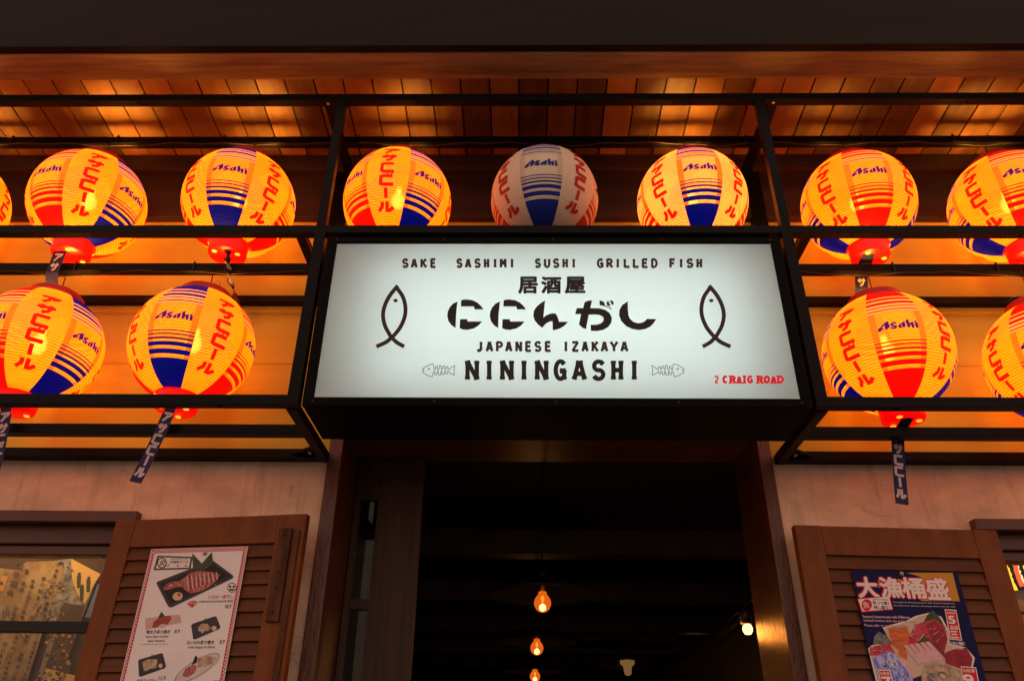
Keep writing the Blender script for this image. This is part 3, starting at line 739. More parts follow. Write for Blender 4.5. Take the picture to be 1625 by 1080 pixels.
for i, (px, py, rot, var, lab, tl) in enumerate(LANT):
    o = proto if i == 0 else copy_tree(pristine)
    p = aty(px, py, YL); o.location = p; rn = random.Random(i*7+3)
    o.rotation_euler = (R(rn.uniform(-1.8,1.8)), R(rn.uniform(-1.8,1.8)), R(rot)); o.scale = (1+rn.uniform(-.012,.012),)*2+(1+rn.uniform(-.015,.015),)
    tag(o, lab, 'lantern', G)
    for ch in kids(o):
        if ch.type == 'LIGHT': ch.data = ch.data.copy(); ch.data.energy *= rn.uniform(.45, 1.5)
    if var == 'off':
        for ch in kids(o):
            if ch.type == 'LIGHT': bpy.data.objects.remove(ch)
        swap(o, OFF)
    if var == 'pale': swap(o, PALE)
    if tl is not None:
        h = bpy.data.objects
        before = set(h)
        if tl == 'short': back_tail(o, back=.09 if px > 900 else 0.0)
        elif tl == 'twist': back_tail(o, True)
        else: tail(o, tl, back=.088 if px > 900 else 0.0)
        # the strip hangs square to the street whatever way the lantern is turned
        for q in set(h)-before:
            if q.parent == o: q.rotation_euler.z = -R(rot)
    z_hook = LV[1][0] if py < 450 else LV[2][0]
    mb = MB(); zt = LB*math.sin(R(67))+.074
    mb.tube([(0,0,zt-.012),(.003,.004,zt),(0,.0,z_hook-p.z-.001)], .0022, 'wire', 6); mb.build('hook', o)
def kill(o):
    for ch in kids(o): kill(ch)
    bpy.data.objects.remove(o)
kill(pristine)

# thin supply cables tied along the middle rails, drooping between the lanterns
def cable(x0, x1, z, lab, drop=.03):
    random.seed(int(abs(x0)*100)); mb = MB(); pts = []; n = 40; ties = []
    for k in range(n+1):
        x = x0+(x1-x0)*k/n; ph = (x-x0)/.31
        pts.append((x, .2455-.004*math.sin(k*1.3), z-.004-drop*abs(math.sin(ph*math.pi/2))**1.5*(.6+.4*math.sin(k*.37))))
    mb.tube(pts, .0032, 'wire', 6)
    c_ = tag(mb.build('power_cable'), lab, 'cable')
    for k in range(0, n+1, 10):
        x, y, zz = pts[k]; MB().box((x-.0025,.2405,z-.006),(x+.0025,.2475,z+.040),'shade_black').build('cable_tie', c_)
cable(-2.9, -.96, LV[2][0], 'thin drooping cable tied under the middle rail left of the sign')
cable(.96, 2.6, LV[2][0], 'thin drooping cable tied under the middle rail right of the sign', .022)
cable(-2.9, -.98, LV[1][0], 'thin cable above the upper lanterns left of the sign', .02)
cable(-.85, .88, LV[1][0], 'thin cable above the three lanterns over the sign', .02)
cable(.99, 2.6, LV[1][0], 'thin cable above the upper lanterns right of the sign', .02)

# ------------------------------------------------------------------ doorway
df = empty('door_frame', 'brown painted timber frame round the open doorway under the sign', 'door frame')
mb = MB(); mb.box((-.872,.525,0),(-.8165,.835,2.784),'jamb_paint',.004); mb.build('jamb', df)
mb = MB(); mb.box((.807,.525,0),(.8575,.885,2.784),'jamb_paint',.004); mb.build('jamb', df)
mb = MB(); mb.box((-.8725,.527,2.785),(.8580,.86,2.84),'frame_paint',.003); mb.build('head', df)
# left door leaf with a narrow glass light, standing shut on the left of the opening
dl = empty('door_leaf', 'dark brown wood grained door leaf with narrow glass strip left of the doorway', 'door', (-.81,.83,0))
def dbox(n, a, b, m, bev=.002): return MB().box(tuple(p-q for p,q in zip(a,(-.81,.83,0))), tuple(p-q for p,q in zip(b,(-.81,.83,0))), m, bev).build(n, dl)
dbox('stile', (-.715,.82,0),(-.530,.86,2.78),'leaf_wood'); dbox('top_rail', (-.813,.822,2.60),(-.716,.858,2.78),'leaf_wood'); dbox('hinge_stile', (-.813,.822,0),(-.79,.858,2.599),'leaf_wood')
dbox('middle_rail', (-.789,.824,2.16),(-.716,.856,2.20),'leaf_wood')
MB().box((.021,.008,0),(.0935,.014,2.6),'window_glass').build('glass', dl)

# ------------------------------------------------------------------ restaurant room behind the door
mb = MB()
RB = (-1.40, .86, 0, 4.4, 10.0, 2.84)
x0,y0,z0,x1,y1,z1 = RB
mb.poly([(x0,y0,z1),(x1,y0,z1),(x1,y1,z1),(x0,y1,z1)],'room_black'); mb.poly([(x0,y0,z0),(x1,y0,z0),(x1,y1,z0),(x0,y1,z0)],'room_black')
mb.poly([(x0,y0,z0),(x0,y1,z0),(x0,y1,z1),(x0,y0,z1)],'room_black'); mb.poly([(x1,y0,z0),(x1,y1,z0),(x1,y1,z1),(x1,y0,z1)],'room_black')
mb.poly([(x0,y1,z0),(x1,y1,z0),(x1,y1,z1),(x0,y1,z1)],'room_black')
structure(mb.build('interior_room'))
for i, (px, py, zz, lab) in enumerate(((861,957,2.30,'nearest black pendant lamp with amber bulb inside the doorway'),(852,1028,2.28,'second black pendant lamp with amber bulb inside the doorway'),(849,1073,2.27,'farthest black pendant lamp with amber bulb, at the bottom picture edge'))):
    P = atz(px, py, zz); t = empty('pendant_lamp', lab, 'pendant lamp', (P.x, P.y, P.z), 0, 'pendant lamps hanging in the restaurant')
    sb = MB().lathe([(.004,-.040),(.018,-.036),(.031,-.025),(.039,-.008),(.040,.006),(.035,.022),(.027,.034),(.020,.040),(.019,.052)],'amber_glass',24).build('bulb', t)
    MB().lathe([(.002,-.034),(.012,-.030),(.0165,-.020),(.013,-.008),(.004,-.001)],'filament_hot',16).build('filament', sb)
    MB().lathe([(.002,.004),(.006,.010),(.009,.022),(.005,.034)],'filament_yellow',12).build('filament_support', sb)
    MB().lathe([(.019,.053),(.019,.098),(.023,.102),(.023,.13),(.012,.15)],'brass',18).build('socket', t)
    MB().lathe([(.024,.118),(.08,.112),(.17,.085),(.245,.045),(.248,.03),(.243,.043),(.17,.082),(.08,.109),(.024,.115)],'shade_black',40,caps=False).build('lamp_shade', t)
    MB().tube([(0,0,.15),(0,0,2.838-P.z)], .005, 'shade_black', 8).build('cord', t)
    lt = bpy.data.lights.new('pendant_light', 'POINT'); lt.energy = 1.1*K; lt.color = (1,.42,.10); lt.shadow_soft_size = .03
    lo = bpy.data.objects.new('pendant_light', lt); C.objects.link(lo); lo.parent = t; lo.location = (0,0,-.055)
# spot lamp beside the right jamb and its track
P = aty(1186.5, 998, .98)
t = empty('spotlight', 'bright glaring spotlight inside, beside the right door jamb', 'spotlight', tuple(P))
MB().lathe([(.001,-.020),(.012,-.018),(.019,-.006),(.020,.004),(.016,.016),(.010,.02)],'lamp_white',18).build('bulb', t)
MB().lathe([(.021,.02),(.026,.022),(.026,.07),(.012,.085)],'shade_black',18).build('lamp_holder', t)
MB().tube([(0,0,.085),(.01,.02,.12),(.12,.35,.30),(.368,.52,.30)], .006, 'room_black', 8).build('bracket', t)
lt = bpy.data.lights.new('spotlight_glow', 'POINT'); lt.energy = 1.1*K; lt.color = (1,.30,.04); lt.shadow_soft_size = .03
lo = bpy.data.objects.new('lamp_light', lt); C.objects.link(lo); lo.parent = t; lo.location = (-.035,.02,-.01)
tr = MB(); A = aty(1199,945,1.9); B_ = aty(1112,1029,3.2)
for off in (0, .035): tr.tube([A+Vector((off,0,-off*.6)), B_+Vector((off,0,-off*.6))], .006, 'brass', 8)
tag(tr.build('conduit_pipe'), 'pair of thin metal conduits running back along the right of the room', 'pipe')
for k in range(5):
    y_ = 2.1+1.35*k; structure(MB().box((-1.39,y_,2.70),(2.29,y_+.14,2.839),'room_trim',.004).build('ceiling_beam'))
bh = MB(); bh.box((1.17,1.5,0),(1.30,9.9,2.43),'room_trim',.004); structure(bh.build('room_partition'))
A = atz(905,1003,2.83)
ac = empty('ceiling_air_conditioner', 'dark flat air conditioner set in the restaurant ceiling', 'air conditioner', (A.x,A.y,2.75))
MB().box((0,0,0),(1.05,.95,.088),'room_trim',.01).build('cover', ac); 
g_ = MB()
for k in range(6): g_.box((.16+.12*k,.18,-.006),(.21+.12*k,.77,-.0005),'shade_black',.001)
g_.build('grille', ac)
P = atz(996,1060,2.70); sp = MB(); sp.lathe([(.085,.09),(.085,.05),(.05,.02),(.04,-.06),(.02,-.075)],'cream_glow',4,(0,0,0),smooth=False)  # cream ceiling fitting, slight emission added to brighten it
o = sp.build('ceiling_fitting'); o.location = P; tag(o, 'small cream fitting with added faint glow hanging from the restaurant ceiling', 'ceiling fitting')
P = aty(1108,1063,5.5); o = MB().lathe([(.001,-.012),(.04,-.012),(.045,.02),(.03,.06)],'lamp_small',18).build('downlight'); o.location = P; tag(o, 'small distant lit downlight low at the right of the doorway', 'downlight')

# ------------------------------------------------------------------ louvred shutters
def shutter(name, label, loc, rz, width, top, st_l, st_r, inner_top, slat0):
    t = empty(name, label, 'shutter', loc, rz)
    bot = 1.12
    def bx(n, a, b, m='shutter_paint', bev=.003): return MB().box(a, b, m, bev).build(n, t)
    bx('stile', (0,-.017,bot),(st_l,.017,top)); bx('stile', (width-st_r,-.017,bot),(width,.017,top))
    bx('top_rail', (st_l+.0005,-.016,inner_top),(width-st_r-.0005,.016,top-.0005)); bx('bottom_rail', (st_l+.0005,-.016,bot),(width-st_r-.0005,.016,bot+.11))
    mb = MB(); z = slat0; k = 0
    while z > bot+.12:
        jit = random.uniform(-.0015,.0015); i = mb.mi('slat_paint')
        # each slat slopes: outer edge low
        x0, x1 = st_l+.001, width-st_r-.001
        prof = [(-.0155,z-.0462+jit),(-.0085,z-.0485+jit),(.006,z-.004),(-.0045,z-.0005)]
        a = [mb.bm.verts.new((x0,y,zz)) for y, zz in prof]; b = [mb.bm.verts.new((x1,y,zz)) for y, zz in prof]
        for q in range(4):
            f = mb.bm.faces.new((a[q],a[(q+1)%4],b[(q+1)%4],b[q])); f.material_index = i
        z -= .0465; k += 1
    for f in mb.bm.faces: f.material_index = f.material_index
    mb.build('louvre', t)
    MB().box((st_l+.001,.0125,bot+.11),(width-st_r-.001,.0155,inner_top),'slat_paint').build('backing_board', t)
    return t
AL, L0 = math.atan2(-.095,.705), (-1.615,.505,0)
AR, R0 = math.atan2(.052,.746), (.864,.448,0)
sl = shutter('louvred_shutter', 'brown louvred shutter left of the door carrying the white menu poster', L0, AL, .742, 2.409, .079, .106, 2.307, 2.308)
shutter('louvred_shutter', 'brown louvred shutter right of the door carrying the navy poster', R0, AR, .747, 2.392, .096, .09, 2.288, 2.288)
mb = MB(); mb.box((.652,-.030,2.04),(.700,-.0175,2.357),'old_wood',.003); mb.box((.706,-.026,1.8),(.728,-.0175,2.35),'old_wood',.002)
fx_ = mb.build('worn_batten', sl); fx_['label'] = 'worn weathered batten'
mb = MB()
for z in (2.33,2.20,2.15,2.07): mb.lathe([(.001,0),(.005,.0),(.006,.002)],'shade_black',8,(.676,-.0312,z))
mb.build('screw_head', fx_)

# ------------------------------------------------------------------ windows
def window(name, label, s, zt):
    t = empty(name, label, 'window')
    def X(a, b): return sorted((s*a, s*b))
    a, b = X(1.552,2.95)
    MB().box((a,.500,zt-.042),(b,.539,zt),'frame_paint',.003).build('head_casing', t)
    a, b = X(1.561,2.9)
    h = MB(); h.box((a,.56,2.34),(b,.62,2.425),'frame_paint',.004); h.box((a,.575,2.30),(b,.63,2.338),'frame_paint',.006); h.build('head_moulding', t)
    f = MB(); a, b = X(1.561,1.63); f.box((a,.575,1.0),(b,.63,2.298),'frame_paint',.003); f.build('side_frame', t)
    a, b = X(1.631,2.9); MB().box((a,.585,2.03),(b,.62,2.068),'shade_black',.002).build('glazing_bar', t)
    MB().box((a,.600,1.02),(b,.604,2.2985),'window_glass').build('pane', t)
    return t
window('shop_window', 'window behind the left shutter showing papered walls inside', -1, 2.449)
window('shop_window', 'window behind the right shutter with bright neon lights inside', 1, 2.440)
# papered partition behind the left window
mat('paper_warm', (.50,.36,.18), .8, .2, col2=(.24,.14,.06), nscale=11, nlo=.35, nhi=.62)
mat('paper_pale', (.46,.36,.24), .8, .2, col2=(.28,.20,.12), nscale=14)
mat('paper_gold', (.75,.50,.18), .8, .2); mat('paper_amber', (.55,.30,.08), .8, .2)
mat('paper_brown', (.16,.10,.05), .8, .2, col2=(.09,.055,.03), nscale=9); mat('paper_blue', (.16,.20,.32), .7, .2); mat('ink_scribble', (.07,.04,.035), .8, .2); mat('ink_purple', (.16,.07,.12), .8, .2)
mat('bottle_green', (.06,.07,.03), .4, .4); mat('mottle_grey', (.45,.42,.38), .8, .2, col2=(.12,.10,.09), nscale=24)
YP = .86
def PW(px, py, h=0):
    p = aty(px, py, YP-h); return (p.x, p.y, p.z)
w1 = lambda pts: [(x/3.858, 800+y/3.858) for x, y in pts]
d = Decal(PW)
d.concave([(-260,830),(260,830),(260,1180),(-260,1180)], 'paper_brown', -.03)
d.concave(w1([(-700,300),(100,400),(160,350),(320,345),(395,380),(260,780),(160,1100),(60,1400),(-900,1400)]), 'paper_warm', .002)
d.concave(w1([(320,345),(440,330),(600,440),(500,700),(430,900),(280,1100),(210,1100),(300,760)]), 'mottle_grey', .001)
d.concave(w1([(435,330),(615,425),(575,490),(520,610),(470,540),(440,450)]), 'paper_gold', .003)
for a in ((482,430),(540,455),(500,505)):
    d.concave(w1([(a[0]-10,a[1]+80),(a[0]-12,a[1]+15),(a[0]-3,a[1]-15),(a[0]+12,a[1]-15),(a[0]+14,a[1]+15),(a[0]+10,a[1]+80)]), 'bottle_green', .004)
d.concave(w1([(600,480),(620,520),(560,690),(520,690)]), 'paper_blue', .0035)
d.concave(w1([(390,600),(520,620),(500,690),(420,800),(330,790),(350,700)]), 'paper_brown', .0036)
d.concave(w1([(280,1000),(460,1045),(440,1200),(230,1200)]), 'paper_gold', .003)
d.concave(w1([(320,760),(460,790),(420,900),(430,1030),(280,1000),(300,850)]), 'paper_brown', .0036)
d.concave(w1([(120,690),(210,670),(215,760),(160,820),(100,770)]), 'paper_amber', .0045)
d.concave(w1([(300,770),(350,770),(290,960),(225,1160),(190,1160)]), 'paper_pale', .004)
d.concave(w1([(300,745),(325,745),(190,1180),(160,1180)]), 'ink_scribble', .0042)
CH = '酒魚海鮮刺身寿司焼鳥天丼旬味生貝春夏秋冬北南大小山川'
random.seed(3)
for c in range(11):                                   # columns of handwriting, each running straight down the sheet
    x = -330 + c*62 + random.uniform(-8,8); y = 350+random.uniform(0,90); sz = random.choice((26,30,38,44))
    while y < 1130:
        xx = x - (y-330)*.30 + 60
        if random.random() < .8 and xx < 385-(y-330)*.31 and xx > -60:
            a, b = w1([(xx,y)])[0]; k = sz/3.858*random.uniform(.8,1.05)
            d.text(random.choice(CH), a, b, a+k, b+k*1.05, random.choice(('ink_scribble','ink_scribble','ink_purple','paper_brown')), .02, .006)
        y += sz*random.uniform(1.0,1.5)
for i in range(9):
    x = random.uniform(-40,300); y = random.uniform(400,1050); xx = x-(y-330)*.3; w_ = random.uniform(30,90); h_ = random.uniform(50,130)
    if xx+w_ < 330-(y-330)*.31: d.concave(w1([(xx,y),(xx+w_,y+8),(xx+w_-h_*.3,y+h_),(xx-h_*.3,y+h_-8)]), random.choice(('paper_pale','paper_warm','paper_amber')), .0046)
random.seed(21)
for i in range(230):
    y = random.uniform(350,760); x = random.uniform(330,600)-(y-350)*.33; r_ = random.uniform(4,13)
    if x > 575-(y-350)*.28: continue
    a = random.uniform(0,6.28)
    d.concave(w1([(x+r_*math.cos(a+q_)*random.uniform(.5,1), y+r_*math.sin(a+q_)*random.uniform(.5,1)) for q_ in (0,1.1,2.3,3.4,4.6,5.5)]), random.choice(('mottle_grey','mottle_grey','paper_pale','paper_brown','ink_scribble','paper_blue','paper_amber','bottle_green')) if x < 430-(y-350)*.2 else random.choice(('paper_gold','paper_amber','paper_brown','paper_blue')) if random.random() < .25 else 'mottle_grey', .0048+i*4e-6) if x < 470-(y-350)*.25 else None
for i in range(120):
    y = random.uniform(770,1120); x = random.uniform(300,480)-(y-770)*.28; r_ = random.uniform(5,20); a = random.uniform(0,6.28)
    d.concave(w1([(x+r_*math.cos(a+q_)*random.uniform(.5,1), y+r_*math.sin(a+q_)*random.uniform(.4,.8)) for q_ in (0,1.1,2.3,3.4,4.6,5.5)]), random.choice(('paper_brown','paper_brown','ink_scribble','paper_amber','paper_warm')), .0048+i*4e-6)
pw = tag(d.mb.build('papered_partition'), 'partition papered with handwritten menu sheets behind the left window', 'wall paper')
lt = bpy.data.lights.new('window_light', 'AREA'); lt.energy = 2.6*K; lt.shape = 'RECTANGLE'; lt.size = 1.2; lt.size_y = .08; lt.color = (1,.60,.26)
lo = bpy.data.objects.new('strip_light', lt); C.objects.link(lo); lo.location = (-2.15,.70,2.415); lo.rotation_euler = (R(18),0,0); lo.parent = bpy.data.objects['shop_window']
# behind the right window: neon tubes, a cream ledge and an amber wall
w2 = lambda x, y: (1480+x/5.4, 800+y/5.4)
def PN(x, y, Y): p = aty(*w2(x,y), Y); return p
for (a, b, m_, r, lab) in (((612,510),(697,735),'neon_yellow',.012,'slanting yellow neon tube in the right window, leftmost'),((682,470),(768,700),'neon_red',.009,'slanting red neon tube in the right window, between yellow and white ones'),((704,480),(775,670),'neon_white',.006,'thin white neon tube in the right window, beside the red one'),((775,465),(850,660),'neon_yellow',.010,'yellow neon tube in the right window, nearest the picture edge')):
    A, B_ = PN(*a, 1.10), PN(*b, 1.10)
    n_ = [A.lerp(B_, k/10)+Vector((random.uniform(-.004,.004),0,0)) for k in range(11)]
    tag(MB().tube(n_, r, m_, 10).build('neon_tube'), lab, 'neon light', 'neon tubes in the right window')
sh = MB(); A = PN(688,775,1.05); sh.box((A.x,1.05,A.z-.02),(A.x+.9,1.30,A.z+.02),'cream_plastic',.004)
tag(sh.build('ledge'), 'cream ledge under the neon tubes in the right window', 'ledge')
am = MB(); am.box((A.x-.05,1.32,A.z-1.2),(A.x+.9,1.34,A.z-.03),'paper_amber'); am.box((A.x-.05,1.32,A.z+.40),(A.x+.9,1.34,A.z+.60),'paper_brown')
tag(am.build('amber_panel'), 'amber coloured panel under the ledge in the right window', 'panel')
lt = bpy.data.lights.new('neon_glow', 'POINT'); lt.energy = 1.5*K; lt.color = (1,.5,.12); lt.shadow_soft_size = .05
lo = bpy.data.objects.new('neon_light', lt); C.objects.link(lo); lo.location = (A.x+.25,1.0,A.z-.25); lo.parent = bpy.data.objects['shop_window.001']

# ------------------------------------------------------------------ posters on the shutters
mat('poster_white', (.86,.84,.86), .32, .45, noise=.10, nscale=5); mat('poster_pink', (.62,.40,.38), .35, .4); mat('poster_red', (.55,.04,.07), .35, .4)
mat('plate_navy', (.035,.03,.055), .4, .4, noise=.4, nscale=18); mat('leaf_green', (.045,.085,.028), .5, .4, noise=.4, nscale=30)
mat('squid_pink', (.52,.17,.15), .5, .4, col2=(.30,.06,.06), nscale=70, stretch=(2.4,1,.6), nlo=.42, nhi=.58); mat('squid_light', (.78,.50,.46), .5, .3); mat('squid_dark', (.20,.035,.04), .5, .4)
mat('sauce_cream', (.68,.52,.33), .5, .4); mat('roe_red', (.42,.07,.05), .5, .4, col2=(.24,.03,.03), nscale=60); mat('fish_cream', (.60,.47,.33), .5, .4, col2=(.34,.23,.15), nscale=45, nlo=.4, nhi=.6)
mat('dish_grey', (.46,.43,.44), .4, .3, col2=(.36,.33,.34), nscale=12); mat('dish_pale', (.70,.68,.70), .4, .3, col2=(.58,.56,.58), nscale=14); mat('logo_navy', (.05,.03,.07), .4, .4)
mat('poster_navy', (.010,.010,.085), .35, .10, noise=.25, nscale=6); mat('poster_gold', (.62,.30,.02), .3, .2); mat('title_white', (.86,.80,.82), .3, .2); mat('title_red', (.66,.012,.03), .3, .2)
mat('tuna_red', (.44,.016,.04), .4, .3, col2=(.24,.008,.02), nscale=34, stretch=(1,1,.5)); mat('tuna_pink', (.66,.06,.12), .4, .3, col2=(.42,.025,.06), nscale=40); mat('salmon', (.78,.20,.04), .4, .3, col2=(.56,.10,.02), nscale=26, stretch=(.6,1,2))
mat('fish_pink', (.80,.48,.52), .4, .3, noise=.2, nscale=40); mat('fish_maroon', (.30,.03,.07), .4, .3); mat('skin_blue', (.10,.17,.80), .3, .3, col2=(.55,.58,.95), nscale=60, stretch=(1,1,.35), nlo=.42, nhi=.58); mat('shell_grey', (.20,.21,.20), .4, .4, col2=(.08,.09,.085), nscale=40)
mat('bowl_cream', (.62,.50,.36), .4, .4); mat('pin_grey', (.42,.36,.34), .4, .5, .6)

def poster(name, label, P0, ang, off, corners, bot, base):
    """laminated sheet fixed on the shutter: returns sheet object and a decal whose drawing coords are (across, height)"""
    t = empty(name, label, 'poster', P0, ang)
    x0, x1, zt = corners
    F = lambda x, z, h=0: (x, -off-.0016-h, z)
    b = MB(); b.box((x0,-off-.0015,bot),(x1,-off,zt), base)
    b.build('sheet', t)
    d = Decal(F)
    lift = 5e-5
    return t, d
def pmap(P0, ang, off, ox, oy, sc):
    n = Vector((math.sin(ang), -math.cos(ang), 0)); p = Vector(P0)+n*off
    def f(x, y):
        s_, z_ = onplane(ox+x/sc, oy+y/sc, p, ang); return (s_, z_)
    return f
LY = [3e-4*k for k in range(12)]
# --- white menu poster
t, d = poster('menu_poster', 'white food menu poster with pink chequered border on the left shutter', L0, AL, .0185, (.172,.541,2.297), 1.70, 'poster_white')
q = pmap(L0, AL, .020, 180, 860, 4.908)
def P_(pts, m, k): d.concave([q(*p) for p in pts], m, LY[k])
def ell(cx, cy, rx, ry, rot=0, n=20):
    c, s_ = math.cos(R(rot)), math.sin(R(rot)); return [(cx+rx*math.cos(a)*c-ry*math.sin(a)*s_, cy+rx*math.cos(a)*s_+ry*math.sin(a)*c) for a in [2*math.pi*k/n for k in range(n)]]
def T_(body, x0, y0, x1, y1, m, k, off=0):
    a = q(x0, y1); b = q(x1, y0)
    b0 = q(x0, y0); h = b0[1]-a[1]; wd = q(x1, y1)[0]-a[0]
    d.text(body, a[0], a[1]+h, a[0]+wd, a[1], m, off, LY[k])
x0, x1, zt = .172, .541, 2.297; bw = .013
for a in ((x0+.002,zt-.002-bw,x1-.002,zt-.002),(x0+.002,1.72,x0+.002+bw,zt-.002-bw),(x1-.002-bw,1.72,x1-.002,zt-.002-bw)):
    d.concave([(a[0],a[1]),(a[2],a[1]),(a[2],a[3]),(a[0],a[3])], 'poster_red', LY[1])
def chk(cx, cz, s_): d.concave([(cx-s_,cz),(cx,cz-s_),(cx+s_,cz),(cx,cz+s_)], 'poster_white', LY[2])
k = 0
z = zt-.0085
while z > 1.73:
    for xx in (x0+.0055, x1-.0055): chk(xx+(.0016 if k%2 else -.0016)*1.6, z, .0031)
    z -= .0052; k += 1
xx = x0+.012
while xx < x1-.012:
    chk(xx, zt-.0085+(.0016 if k%2 else -.0016)*1.6, .0031); xx += .0052; k += 1
P_([(345,103),(618,112),(600,208),(312,216)],'logo_navy',1); P_([(356,116),(602,122),(588,196),(330,204)],'poster_white',2)
P_(ell(379,160,38,42),'ink_black',3); P_(ell(379,160,30,34),'poster_white',4); T_('炎',355,136,402,184,'ink_black',5,.02)
T_('GRILLED BBQ ROBATA',446,122,596,137,'logo_navy',3); T_('炉端串グリル',440,142,582,166,'ink_black',3,.012)
for x in (428,502,566): P_([(x-12,188),(x,166),(x+12,188)],'poster_red',3); P_([(x-5,184),(x,175),(x+5,184)],'poster_white',4)
P_([(335,318),(345,305),(745,150),(775,140),(930,255),(936,272),(925,282),(460,503),(440,505),(425,495)],'plate_navy',2)
P_([(365,322),(770,162),(905,262),(450,480)],'ink_black',3)
P_([(614,84),(690,165),(768,75),(778,160),(700,225),(622,208)],'leaf_green',4)
P_([(400,340),(425,318),(470,303),(520,300),(560,270),(600,235),(650,222),(740,228),(800,240),(832,250),(805,300),(740,352),(690,378),(600,398),(560,372),(530,345),(480,352),(440,368),(398,372),(392,355)],'squid_pink',5)
for i in range(15):
    x = 575+i*16; P_([(x,262-i*2),(x+7,258-i*2),(x+18,372-i*6),(x+10,378-i*6)],'squid_dark' if i%2 else 'squid_light',6)
random.seed(12)
for i in range(46):
    x = random.uniform(560,815); y = 235+random.uniform(0,1)*(150-(x-560)*.16)+ (x-560)*.02; l_ = random.uniform(5,15); P_([(x,y),(x+l_*.5,y-2),(x+l_,y+5),(x+l_*.4,y+5)], random.choice(('squid_light','squid_dark','roe_red','sauce_cream')), 7)
for i in range(4): P_([(402+i*30,344-i*10),(470+i*18,310+i*8),(474+i*18,318+i*8),(408+i*30,354-i*10)],'squid_light' if i%2 else 'squid_dark',6)
P_(ell(502,420,40,32,-15),'sauce_cream',5); P_(ell(512,408,13,15),'poster_red',6)
P_(ell(924,352,36,38),'ink_black',2); P_(ell(924,352,30,32),'poster_white',3); P_(ell(910,344,9,10),'ink_black',4); P_(ell(938,344,9,10),'ink_black',4); P_([(900,362),(948,362),(938,376),(910,376)],'ink_black',4)
T_('イカの一夜干し',733,410,932,441,'poster_red',2,.02)
T_('Grilled Sun-Dried Squid (Ika BBQ)',664,452,930,474,'ink_black',2,.01); T_('18.9',868,482,915,514,'ink_black',2,.01)
P_([(575,478),(600,458),(640,452),(657,466),(612,510)],'poster_red',2); T_('本日',592,464,640,482,'poster_white',3)
P_([(250,590),(520,560),(530,625),(250,680)],'poster_pink',1)
P_([(375,538),(350,582),(360,600),(425,640),(430,610)],'leaf_green',3); P_([(303,660),(315,620),(340,598),(400,575),(446,568),(452,600),(420,632),(360,650),(322,666)],'roe_red',4); P_(ell(380,648,26,12,-14),'sauce_cream',5)
T_('明太子炙り焼き',256,682,437,712,'ink_black',2,.022); T_('8.9',474,676,513,706,'ink_black',2,.01); T_('Seared Spicy Cod Roe',250,724,426,747,'ink_black',2,.008); T_('(Aburi Mentaiko)',265,757,397,780,'ink_black',2,.008); T_('*limited quantity each day, while stocks last*',215,788,430,799,'ink_black',2)
P_([(606,645),(620,632),(785,576),(802,576),(834,655),(826,672),(640,754),(622,752)],'plate_navy',2)
P_([(660,660),(690,632),(735,634),(762,668),(740,690),(712,688),(690,712),(680,690),(662,690)],'fish_cream',3); P_(ell(785,668,20,19),'sauce_cream',3); P_([(716,590),(724,586),(726,615),(718,617)],'leaf_green',3)
T_('えいひれ炙り焼き',570,764,780,794,'ink_black',2,.022); T_('8.9',826,758,863,790,'ink_black',2,.01); T_('Grille Stingray Fin (Eihire)',580,806,788,830,'ink_black',2,.008)
P_([(193,920),(205,910),(370,862),(385,864),(410,960),(402,978),(215,1044),(200,1040)],'plate_navy',2); P_([(226,935),(262,912),(330,908),(345,918),(338,975),(282,985),(262,1000),(240,1002)],'fish_cream',3); P_(ell(368,960,15,18),'sauce_cream',3); P_([(298,878),(306,866),(308,905),(300,908)],'leaf_green',3)
T_('11.9',350,1040,402,1072,'ink_black',2,.01); T_('タタミイワシ',178,1062,330,1092,'ink_black',2,.022)
P_(ell(652,978,205,62,-32,28),'dish_grey',1); P_(ell(652,978,192,52,-32,28),'dish_pale',2); P_([(655,900),(720,880),(800,895),(790,930),(720,970),(660,972)],'fish_cream',3); P_([(535,1040),(560,985),(620,950),(650,960),(640,1010),(580,1050)],'squid_pink',3); P_([(612,955),(640,880),(655,890),(650,935)],'ink_black',4); P_(ell(790,930,14,18,-20),'sauce_cream',4)
T_('12.9',775,1072,826,1104,'ink_black',2,.01)
d.mb.build('printed_artwork', t)
MB().lathe([(.001,-.006),(.006,-.005),(.008,-.001),(.008,0)],'pin_grey',14).build('pin', t)
o = [c for c in t.children if c.name.startswith('pin')][0]; o.rotation_euler = (R(-90),0,0); a = q(715,84); o.location = (a[0],-.022,a[1]); o.scale=(1,1,1)
# --- navy seafood poster
t, d = poster('seafood_poster', 'navy and gold raw fish platter poster with white title on the right shutter', R0, AR, .0185, (.175,.555,2.238), 1.66, 'poster_navy')
q = pmap(R0, AR, .020, 1320, 880, 5.4)
P_([(640,152),(1034,152),(1096,396),(770,392),(742,372),(690,300),(770,190)],'poster_gold',1)
P_([(395,215),(430,205),(440,270),(400,280)],'poster_gold',1); P_([(560,205),(640,215),(640,280),(585,270)],'poster_gold',1)
for ch, a in (('大',(232,185,415,368)),('漁',(428,188,628,366)),('桶',(618,190,818,372)),('盛',(828,192,1026,384))):
    T_(ch, a[0]-8, a[1]-8, a[2]+8, a[3]+8, 'title_red', 2, .085); T_(ch, *a, 'title_white', 3, .035)
P_([(214,372),(494,348),(526,470),(252,492)],'title_red',3); P_([(224,380),(488,357),(516,462),(260,482)],'title_white',4); P_(ell(298,428,44,50),'title_red',5); T_('魚',270,400,326,456,'title_white',6)
T_('LIMITED MENU',345,374,476,388,'ink_black',5); T_('早っつ者！',352,394,488,426,'ink_black',5,.03); T_('残し盛り！',362,432,498,464,'ink_black',5,.03)
T_("The image's for illustration purposes only, actual serving may vary",525,396,1050,412,'title_white',2); T_('The item is for dine-in only, please check with our staff',530,426,1055,440,'title_white',2)
